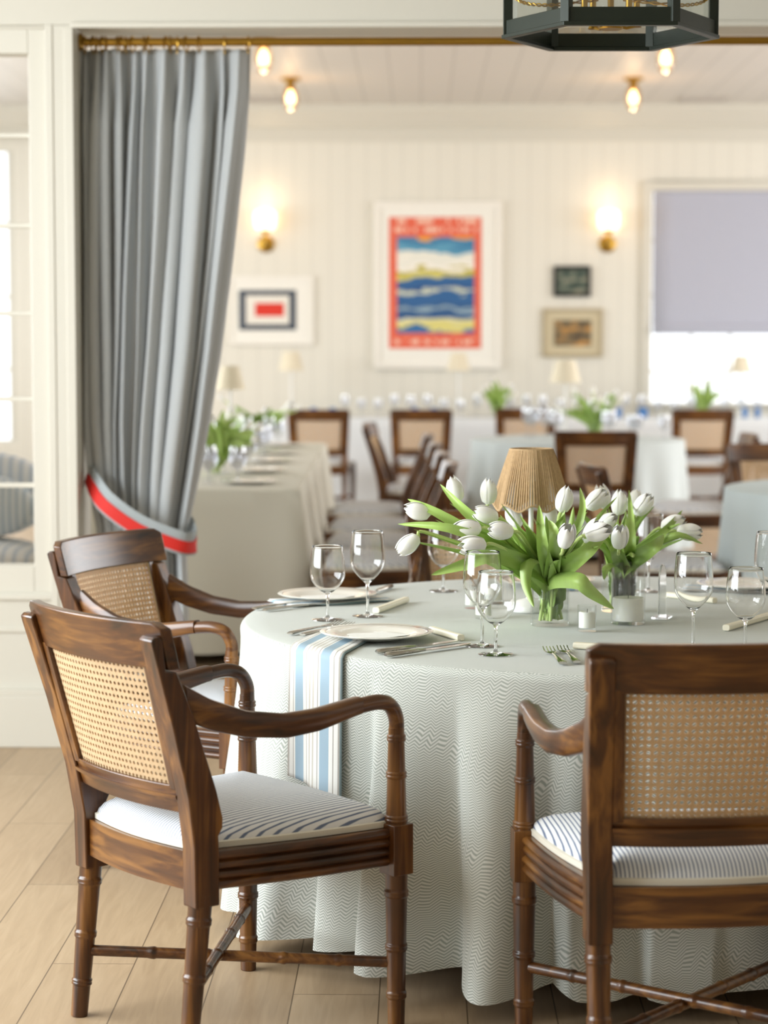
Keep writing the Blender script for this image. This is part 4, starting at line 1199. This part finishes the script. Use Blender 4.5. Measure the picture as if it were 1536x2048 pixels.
Cr = cf((1445 - 768) / F * 9.4 + .80, 9.4)
round_cloth(Cr, .78, M_CLOTHB, 'pale blue-grey cloth on the round table at the right edge', 'round table cut off by the right edge')

# far glasses, tumblers, bouquets, lamps
def far_glass(kind, x, y, label, group, z=.752):
    if kind == 'blue':
        key = 'blue'
        if key not in GL: GL[key] = MB().lathe([(0, 0), (.022, 0), (.028, .085), (.026, .085), (.02, .006), (0, .006)], 16).build('tumbler', M_BLUEGL); o = GL[key]
        else: o = GL[key].copy(); COL.objects.link(o)
        cat = 'tumbler'
    else:
        key = 'far%d' % kind
        if key not in GL:
            H_ = .19 if kind else .155; b = .075 if kind else .05
            o = MB().lathe([(0, 0), (.035, 0), (.03, .003), (.005, .008), (.004, b), (.03, b + .025), (.042, b + .055), (.036, H_), (.0355, H_), (.041, b + .055), (.028, b + .027), (0, b + .006)], 20).build('wine_glass', M_FARGL); GL[key] = o
        else: o = GL[key].copy(); COL.objects.link(o)
        cat = 'wine glass'
    o.location = (x, y, z); tag(o, label, cat, group); return o
rg = random.Random(5)
for k in range(11):                       # long left table
    Y = 9.55 + k * .40
    for X in (-.78 + rg.uniform(-.03, .03), -.66 + rg.uniform(-.03, .03), -.90 + rg.uniform(-.03, .03)):
        p = cf(X + .0 * Y, Y + rg.uniform(-.1, .1)); far_glass(rg.choice((0, 1)), p.x, p.y, 'clear glass among the stemware crowding the long left table', 'stemware on the long left table')
for k in range(26):
    px = 690 + k * 33
    p = at(px, 800, 18.45 + rg.uniform(-.15, .15)); far_glass(rg.choice((0, 1)), p.x, p.y, 'clear glass in the row along the back-wall table', 'stemware on the back table')
for px in (627, 665, 830, 868, 1038, 1066, 1085, 1238, 1282, 1290, 1490, 1515):
    p = at(px, 800, 18.35); far_glass('blue', p.x, p.y, 'small cobalt blue tumbler on the back-wall table', 'blue tumblers on the back table')
for k in range(12):
    a = rg.uniform(0, 2 * PI); r = rg.uniform(.25, .58)
    far_glass(rg.choice((0, 1)), Cm.x + r * math.cos(a), Cm.y + r * math.sin(a) * .8, 'clear glass on the middle round table', 'stemware on the middle round table')
for k, w_ in enumerate(('nearest white plate', 'second white plate from the front', 'middle white plate', 'fourth white plate from the front', 'farthest white plate')):
    p = cf(-.60, 9.65 + k * .88)
    put_plate(Vector((p.x, p.y, 0)), w_ + ' in the row on the long left table', 'plates on the long left table', .751)
fb = random.Random(3)
proto_far = []
def bouquet(px, Y, z0, n, where, sp=.16):
    c = at(px, 800, Y); c.z = z0
    r = empty('flower_vase', c); tag(r, 'glass vase of tulips ' + where, 'vase', 'glass vases in the far room')
    MB().lathe([(0, 0), (.045, 0), (.05, .11), (.047, .11), (.043, .008), (0, .008)], 20).build('glass_body', M_VASE, r)
    for i in range(n):
        a = 2 * PI * i / n + fb.uniform(-.2, .2); q_ = sp * fb.uniform(.35, 1)
        h = c + Vector((q_ * math.cos(a), q_ * math.sin(a), fb.uniform(.20, .34) - q_ * .25))
        b = c + Vector((.02 * math.cos(a + 2), .02 * math.sin(a + 2), .01))
        tulip(b, h, Vector((math.cos(a), math.sin(a), .9)), 'pale tulip in the bouquet ' + where, 'tulips ' + where, leaves=3, lip=Vector((.02 * math.cos(a), .02 * math.sin(a), .11)), rnd=fb, lw=.06, thick=.004, scale=1.0 if i % 3 == 0 else .8)
bouquet(430, 10.3, .752, 9, 'nearest on the long left table', .26)
bouquet(515, 13.0, .752, 10, 'farther along the long left table', .30)
bouquet(995, 18.5, .752, 9, 'on the back table under the poster', .22)
bouquet(1190, 14.5, .752, 11, 'on the middle round table', .24)
bouquet(1405, 18.5, .752, 8, 'on the back table before the window', .2)
def far_lamp(px, ytop, ybot, wpx, Y, z0, label):
    c = at(px, ytop, Y); zt = c.z; zb = at(px, ybot, Y).z; R = wpx / 2 * Y / F
    r = empty('table_lamp', (c.x, c.y, z0)); tag(r, label, 'lamp', 'small table lamps in the far room')
    MB().lathe([(0, 0), (.06, 0), (.06, .015), (.01, .03), (.008, zb - z0 + .05), (0, zb - z0 + .05)], 20).build('base', M_LAMPW, r)
    MB().lathe([(R * .62, zt - z0), (R, zb - z0), (R - .004, zb - z0), (R * .62 - .004, zt - z0)], 28).build('lamp_shade', M_FARSHADE, r)
far_lamp(461, 732, 779, 58, 11.8, .752, 'small lamp with pale shade on the long left table, beside the curtain')
far_lamp(582, 703, 741, 50, 18.6, .752, 'small pale-shaded lamp on the back table, left under the framed flag print')
far_lamp(917, 705, 741, 47, 18.6, .752, 'small pale-shaded lamp on the back table under the poster')
far_lamp(1131, 720, 765, 62, 14.45, .752, 'small pale-shaded lamp on the middle round table')
far_lamp(1483, 711, 743, 42, 18.6, .752, 'small pale-shaded lamp before the bright window')

# ------------------------------------------------------------------ pictures on the back wall
def frame_pic(x0, y0, x1, y1, ix0, iy0, ix1, iy1, fw, fm, mm, am, name, label, cat, depth=.035):
    a, b = aty(x0, y1, WB - depth), aty(x1, y0, WB - depth); c_, d_ = aty(ix0, iy1, WB - depth), aty(ix1, iy0, WB - depth)
    r = empty(name, ((a.x + b.x) / 2, WB - depth / 2, (a.z + b.z) / 2)); tag(r, label, cat)
    ox, oz = r.location.x, r.location.z
    X0, X1, Z0_, Z1_ = a.x - ox, b.x - ox, a.z - oz, b.z - oz; f = fw
    m = MB(); h = depth / 2
    m.box((X0, -h, Z0_), (X0 + f, h, Z1_)).box((X1 - f, -h, Z0_), (X1, h, Z1_)).box((X0 + f, -h, Z0_), (X1 - f, h, Z0_ + f)).box((X0 + f, -h, Z1_ - f), (X1 - f, h, Z1_))
    m.build('frame', fm, r, bevel=.003, smooth=False)
    MB().box((X0 + f, -h * .3, Z0_ + f), (X1 - f, h, Z1_ - f)).build('mat_board', mm, r, smooth=False)
    art = MB().box((0, 0, 0), (d_.x - c_.x, .004, d_.z - c_.z)).build('artwork', am, r, smooth=False)
    art.location = (c_.x - ox, -h * .3 - .004, c_.z - oz)
    return r, d_.x - c_.x, d_.z - c_.z
def rect_art(name, W_, H_, bg, rects):
    m, n, L, b = newmat(name); tc = n.new('ShaderNodeTexCoord'); sp = n.new('ShaderNodeSeparateXYZ'); L.new(tc.outputs['Object'], sp.inputs[0])
    cur = None; c0 = hexc(bg)
    for (x0, y0, x1, y1, c) in rects:          # fractions, y measured down
        k = mathn(n, L, 'MULTIPLY', mathn(n, L, 'MULTIPLY', mathn(n, L, 'GREATER_THAN', sp.outputs[0], x0 * W_), mathn(n, L, 'LESS_THAN', sp.outputs[0], x1 * W_)),
                  mathn(n, L, 'MULTIPLY', mathn(n, L, 'GREATER_THAN', sp.outputs[2], (1 - y1) * H_), mathn(n, L, 'LESS_THAN', sp.outputs[2], (1 - y0) * H_)))
        mx = nd(n, 'ShaderNodeMix', data_type='RGBA'); L.new(k, mx.inputs[0])
        if cur is None: mx.inputs[6].default_value = c0
        else: L.new(cur, mx.inputs[6])
        mx.inputs[7].default_value = hexc(c); cur = mx.outputs[2]
    L.new(cur, b.inputs['Base Color']); b.inputs['Roughness'].default_value = .6
    return m
MW = plain('white_frame', 'efebe2', .45); MBK = plain('black_frame', '15130f', .4); MBG = plain('beige_frame', 'b5a789', .5); MMAT = plain('mat_white', 'eeebe2', .8)
W_, H_ = (592 - 478) * WB / F, (660 - 580) * WB / F
flag = rect_art('red_centre_art', W_, H_, '3b4654', [(.12, .14, .88, .86, 'e8e3d8'), (.28, .33, .79, .66, 'd8301c')])
frame_pic(458, 552, 627, 689, 478, 580, 592, 660, .03, MW, MMAT, flag, 'framed_picture', 'white framed picture with dark border and red centre rectangle', 'picture')
def poster_mat(W_, H_):
    m, n, L, b = newmat('harbour_poster'); tc = n.new('ShaderNodeTexCoord'); sp = n.new('ShaderNodeSeparateXYZ'); L.new(tc.outputs['Object'], sp.inputs[0])
    x = mathn(n, L, 'DIVIDE', sp.outputs[0], W_); y = mathn(n, L, 'SUBTRACT', 1.0, mathn(n, L, 'DIVIDE', sp.outputs[2], H_))
    mp = n.new('ShaderNodeMapping'); mp.inputs['Scale'].default_value = (2.2, 1, 9); L.new(tc.outputs['Object'], mp.inputs[0])
    t1 = nd(n, 'ShaderNodeTexNoise'); t1.inputs['Scale'].default_value = 1.2; t1.inputs['Detail'].default_value = 3; L.new(mp.outputs[0], t1.inputs[0])
    yy = mathn(n, L, 'ADD', y, mathn(n, L, 'MULTIPLY', mathn(n, L, 'SUBTRACT', t1.outputs[0], .5), .22))
    sky = ramp(n, L, yy, [(0, 'e8a23a'), (.17, '3f7ea6'), (.22, '5a9ab8'), (.27, 'e6e4d8'), (.36, 'f0ebe0'), (.39, 'b8ac3c'), (.43, 'd8cf7a'), (.455, '2c5f94'), (.53, '234f86'), (.56, 'c9cdb8'), (.58, '2c5f94'), (.66, '2c5686'),
                          (.68, '8ea6b4'), (.71, '2c5686'), (.78, 'd8d6b8'), (.81, 'd9cf7e'), (.84, '2f6aa0'), (.88, '27508a')], 'CONSTANT')
    inside = mathn(n, L, 'MULTIPLY', mathn(n, L, 'MULTIPLY', mathn(n, L, 'GREATER_THAN', x, .085), mathn(n, L, 'LESS_THAN', x, .915)), mathn(n, L, 'MULTIPLY', mathn(n, L, 'GREATER_THAN', y, .16), mathn(n, L, 'LESS_THAN', y, .885)))
    # pale lettering blocks in the border bands
    cbx = n.new('ShaderNodeCombineXYZ'); L.new(mathn(n, L, 'FLOOR', mathn(n, L, 'MULTIPLY', x, 34.0)), cbx.inputs[0]); L.new(mathn(n, L, 'FLOOR', mathn(n, L, 'MULTIPLY', y, 16.0)), cbx.inputs[1])
    wn = n.new('ShaderNodeTexWhiteNoise'); wn.noise_dimensions = '2D'; L.new(cbx.outputs[0], wn.inputs['Vector'])
    let = mathn(n, L, 'GREATER_THAN', wn.outputs[0], .45)
    rows = mathn(n, L, 'ADD', mathn(n, L, 'MULTIPLY', mathn(n, L, 'GREATER_THAN', y, .025), mathn(n, L, 'LESS_THAN', y, .06)), mathn(n, L, 'MULTIPLY', mathn(n, L, 'GREATER_THAN', y, .09), mathn(n, L, 'LESS_THAN', y, .125)))
    rows = mathn(n, L, 'ADD', rows, mathn(n, L, 'MULTIPLY', mathn(n, L, 'GREATER_THAN', y, .93), mathn(n, L, 'LESS_THAN', y, .965)))
    edge = mathn(n, L, 'MULTIPLY', mathn(n, L, 'GREATER_THAN', x, .06), mathn(n, L, 'LESS_THAN', x, .94))
    lt = mathn(n, L, 'MULTIPLY', mathn(n, L, 'MULTIPLY', rows, let), edge)
    m1 = nd(n, 'ShaderNodeMix', data_type='RGBA'); L.new(lt, m1.inputs[0]); m1.inputs[6].default_value = hexc('e2654a'); m1.inputs[7].default_value = hexc('efc4ae')
    m2 = nd(n, 'ShaderNodeMix', data_type='RGBA'); L.new(inside, m2.inputs[0]); L.new(m1.outputs[2], m2.inputs[6]); L.new(sky, m2.inputs[7])
    L.new(m2.outputs[2], b.inputs['Base Color']); b.inputs['Roughness'].default_value = .5
    return m
frame_pic(748, 403, 1004, 737, 778, 434, 963, 697, .05, MW, MMAT, poster_mat(185 * WB / F, 263 * WB / F), 'framed_poster', 'large white framed poster with orange border and blue sea scene', 'poster', .05)
def noise_art(name, a, b_, c, sc_):
    m, n, L, b = newmat(name); tc = n.new('ShaderNodeTexCoord'); mp = n.new('ShaderNodeMapping'); mp.inputs['Scale'].default_value = (1, 1, 2.5); L.new(tc.outputs['Object'], mp.inputs[0])
    t = nd(n, 'ShaderNodeTexNoise'); t.inputs['Scale'].default_value = sc_; t.inputs['Detail'].default_value = 3; L.new(mp.outputs[0], t.inputs[0])
    L.new(ramp(n, L, t.outputs[0], [(.35, a), (.5, b_), (.65, c)]), b.inputs['Base Color']); b.inputs['Roughness'].default_value = .4
    return m
frame_pic(1107, 532, 1182, 593, 1114, 539, 1175, 586, .03, MBK, MBK, noise_art('dark_seascape', '2c3a34', '4a5a50', '93907c', 9), 'framed_painting', 'small dark painting in a black frame below the right sconce', 'painting')
frame_pic(1085, 617, 1206, 714, 1108, 640, 1183, 692, .03, MBG, plain('tan_mat', 'c9bc9d', .8), noise_art('dusk_landscape', '4a3a2c', '77694e', 'c08a44', 7), 'framed_painting', 'dusk landscape painting in a wide beige frame, lower of two', 'painting')

# sconces
def sconce(px, label):
    c = aty(px, 488, WB - .02); r = empty('wall_sconce', c); tag(r, label, 'wall lamp', 'brass wall sconces')
    MB().lathe([(0, 0), (.075, 0), (.075, .012), (.06, .02), (0, .022)], 32, M=Matrix.Rotation(PI / 2, 3, 'X'), c=(0, .018, 0)).build('backplate', M_BRASS, r)
    MB().tube([(0, 0, 0), (0, -.07, 0), (0, -.1, .02), (0, -.1, .09)], .014, 12).lathe([(0, .0), (.03, 0), (.04, .03), (.04, .035), (0, .035)], 20, c=(0, -.1, .085)).build('arm', M_BRASS, r)
    z0 = .12; 
    MB().lathe([(0, z0), (.075, z0 + .002), (.092, z0 + .03), (.098, z0 + .13), (.09, z0 + .16), (.05, z0 + .175), (0, z0 + .178)], 32, c=(0, -.1, 0)).build('shade', M_GLOWSHADE, r)
    l = bpy.data.lights.new('sconce_light', 'POINT'); l.energy = 0.6; l.color = (1, .72, .42); l.shadow_soft_size = .09
    o = bpy.data.objects.new('sconce_light', l); COL.objects.link(o); o.location = (c.x, WB - .15, c.z + .42)
sconce(532, 'brass wall sconce with glowing shade, left of the poster'); sconce(1215, 'brass wall sconce with glowing shade, right of the poster')

# far ceiling lights
def ceil_light(px, py, label):
    r_ = ray(px, py); t = (ZF - HC) / r_[2]; q = cf(r_[0] * t, r_[1] * t, ZF)
    r = empty('ceiling_light', q); tag(r, label, 'ceiling light', 'brass and glass ceiling lights')
    MB().lathe([(0, 0), (.075, 0), (.075, -.018), (.04, -.03), (.03, -.05), (.035, -.075), (.045, -.08), (.045, -.09), (0, -.09)], 28).build('mount', M_BRASS, r)
    MB().lathe([(.045, -.085), (.062, -.11), (.066, -.19), (.05, -.235), (.02, -.255), (0, -.257), (0, -.254), (.02, -.252), (.047, -.232), (.062, -.188), (.058, -.112), (.042, -.088)], 28).build('glass_shade', M_AMBER, r)
    MB().lathe([(0, -.09), (.014, -.1), (.034, -.15), (.034, -.17), (.02, -.195), (0, -.2)], 20).build('bulb', M_BULB, r)
    l = bpy.data.lights.new('bulb_light', 'POINT'); l.energy = 2.5; l.color = (1, .7, .42); l.shadow_soft_size = .04
    o = bpy.data.objects.new('bulb_light', l); COL.objects.link(o); o.location = (q.x, q.y, ZF - .3)
ceil_light(581, 156, 'farther of the two left ceiling lights'); ceil_light(1267, 156, 'farther of the two right ceiling lights')
ceil_light(527, 70, 'nearer left ceiling light, just right of the curtain top'); ceil_light(1332, 70, 'nearer right ceiling light, below the green lantern')

# ------------------------------------------------------------------ hexagonal lantern
LS = .255; Lc = cf(.537, 5.245); LZ = at(1228, 54, 5.245 - LS * .866).z + .006
lan = empty('hanging_lantern', (Lc.x, Lc.y, LZ), YAW); tag(lan, 'dark green hexagonal metal and glass lantern above the table', 'lantern')
def hexp(r, k, z): a = k * PI / 3; return Vector((r * math.cos(a), r * math.sin(a), z))
def hexring(r0, r1, z0, z1):
    m = MB(); rings = []
    for k in range(7):
        rings.append([hexp(r1, k, z0), hexp(r1, k, z1), hexp(r0, k, z1), hexp(r0, k, z0)])
    return m.loft(rings, cap=False)
LHt = .44
hexring(LS * .94, LS * .995, .006, .040).build('bottom_rail', M_GUNMETAL, lan, smooth=False, bevel=.0015)
hexring(LS * .925, LS * 1.015, -.002, .007).build('bottom_flange', M_GUNMETAL, lan, smooth=False, bevel=.0012)
hexring(LS * .90, LS * .995, LHt - .035, LHt).build('top_rail', M_GUNMETAL, lan, smooth=False, bevel=.0015)
for k in range(6):
    p = hexp(LS * .955, k, 0); M = Matrix.Translation(p) @ Matrix.Rotation(k * PI / 3, 4, 'Z')
    MB().box((-.011, -.011, .006), (.011, .011, LHt), M).build('corner_post', M_GUNMETAL, lan, bevel=.0015, smooth=False)
    a, b = hexp(LS * .93, k, 0), hexp(LS * .93, k + 1, 0); d = (b - a).normalized(); a = a + d * .012; b = b - d * .012
    nn = Vector((d.y, -d.x, 0)) * .0015
    MB().loft([[a + Vector((0, 0, .04)), a + nn + Vector((0, 0, .04)), a + nn + Vector((0, 0, LHt - .03)), a + Vector((0, 0, LHt - .03))], [b + Vector((0, 0, .04)), b + nn + Vector((0, 0, .04)), b + nn + Vector((0, 0, LHt - .03)), b + Vector((0, 0, LHt - .03))]]).build('pane', M_THING, lan, smooth=False)
m = MB(); rr = []
for r_, z in ((LS * 1.04, LHt), (LS * 1.04, LHt + .01), (LS * .55, LHt + .10), (LS * .3, LHt + .13), (LS * .3, LHt + .17), (.001, LHt + .19)): rr.append([hexp(r_, k, z) for k in range(6)])
m.loft(rr).build('roof', M_GUNMETAL, lan, smooth=False)
MB().lathe([(0, .02), (.028, .02), (.03, .024), (.014, .032), (.008, .045), (.006, .36), (0, .36)], 20).build('stem', M_BRASS, lan)
for k in range(4):
    a = .5 + k * PI / 2; x, y = .075 * math.cos(a), .075 * math.sin(a)
    cs = MB().tube([(0, 0, .034), (x * .6, y * .6, .026), (x, y, .034)], .004, 8)
    cs.lathe([(0, .03), (.012, .03), (.008, .04), (.016, .055), (.017, .06), (.008, .062), (.0075, .13), (0, .13)], 16, c=(x, y, 0))
    cs.build('candle_arm', M_BRASS, lan)
    MB().lathe([(0, .13), (.008, .132), (.013, .155), (.008, .185), (0, .2)], 16, c=(x, y, 0)).build('bulb', M_THING, lan)
for s in (-1, 1):                      # twisted wire seen through the side panes
    P = [Vector((s * LS * .93, 0, .10)), Vector((s * LS * .8, -.04, .075)), Vector((s * LS * .55, -.06, .068)), Vector((s * .03, 0, .09))]
    sp = smooth_path(P, 14); m = MB()
    for ph in (0, PI):
        m.tube([p + Vector((0, .003 * math.cos(i * 1.1 + ph), .003 * math.sin(i * 1.1 + ph))) for i, p in enumerate(sp)], .002, 6)
    m.build('twisted_wire', M_BRASS, lan)
    MB().lathe([(0, -.012), (.01, -.006), (.012, 0), (.01, .006), (0, .012)], 12, c=(s * LS * 1.0, 0, .108)).build('finial', M_BRASS, lan)
MB().tube([(0, 0, LHt + .18), (0, 0, ZC - LZ)], .006, 8).lathe([(0, ZC - LZ - .03), (.06, ZC - LZ - .03), (.07, ZC - LZ), (0, ZC - LZ)], 24).build('hanging_rod', M_GUNMETAL, lan)

# ------------------------------------------------------------------ striped settee beyond the sidelight
M_SET = stripe_mat('settee_stripe', 'e9ebed', 'bccada', .045, .3, 0, .0)
S0 = at(30, 1100, 9.3); sx1 = at(66, 1000, 9.3).x
st = empty('settee', (sx1 - .8, 9.5, 0)); tag(st, 'blue and white striped settee beyond the glazed sidelight', 'sofa')
zs_ = at(30, 1085, 9.3).z; zk_ = at(30, 900, 9.7).z
m = MB()
def cushion(x0, x1, y0, y1, z0, z1, e=3.2):
    rings = []
    for k in range(-8, 9):
        a = k / 8 * PI / 2; s_ = math.cos(a) ** .35; z = (z0 + z1) / 2 + (z1 - z0) / 2 * math.sin(a)
        ring = []
        for j in range(40):
            b = 2 * PI * j / 40; cx, cy = math.cos(b), math.sin(b)
            ring.append(Vector(((x0 + x1) / 2 + (x1 - x0) / 2 * s_ * math.copysign(abs(cx) ** .4, cx), (y0 + y1) / 2 + (y1 - y0) / 2 * s_ * math.copysign(abs(cy) ** .4, cy), z)))
        rings.append(ring)
    return MB().loft(rings)
cushion(-.8, .8, -.35, .3, zs_ - .16, zs_).build('seat_cushion', M_SET, st)
o = cushion(-.8, .8, .12, .34, zs_ - .03, zk_).build('back_cushion', M_SET, st)
cushion(-.35, .76, -.06, .12, zs_ - .01, zk_ - .1).build('throw_pillow', stripe_mat('pillow_stripe', 'e0e4e6', 'aebfcc', .03, .4, 0), st)
MB().box((-.82, -.36, .08), (.82, .38, zs_ - .15)).build('frame', M_TRIM, st, bevel=.01)
for a in (-1, 1):
    for b in (-1, 1): MB().box((a * .75 - .03, b * .3 - .03, 0), (a * .75 + .03, b * .3 + .03, .08)).build('leg', WZ, st)
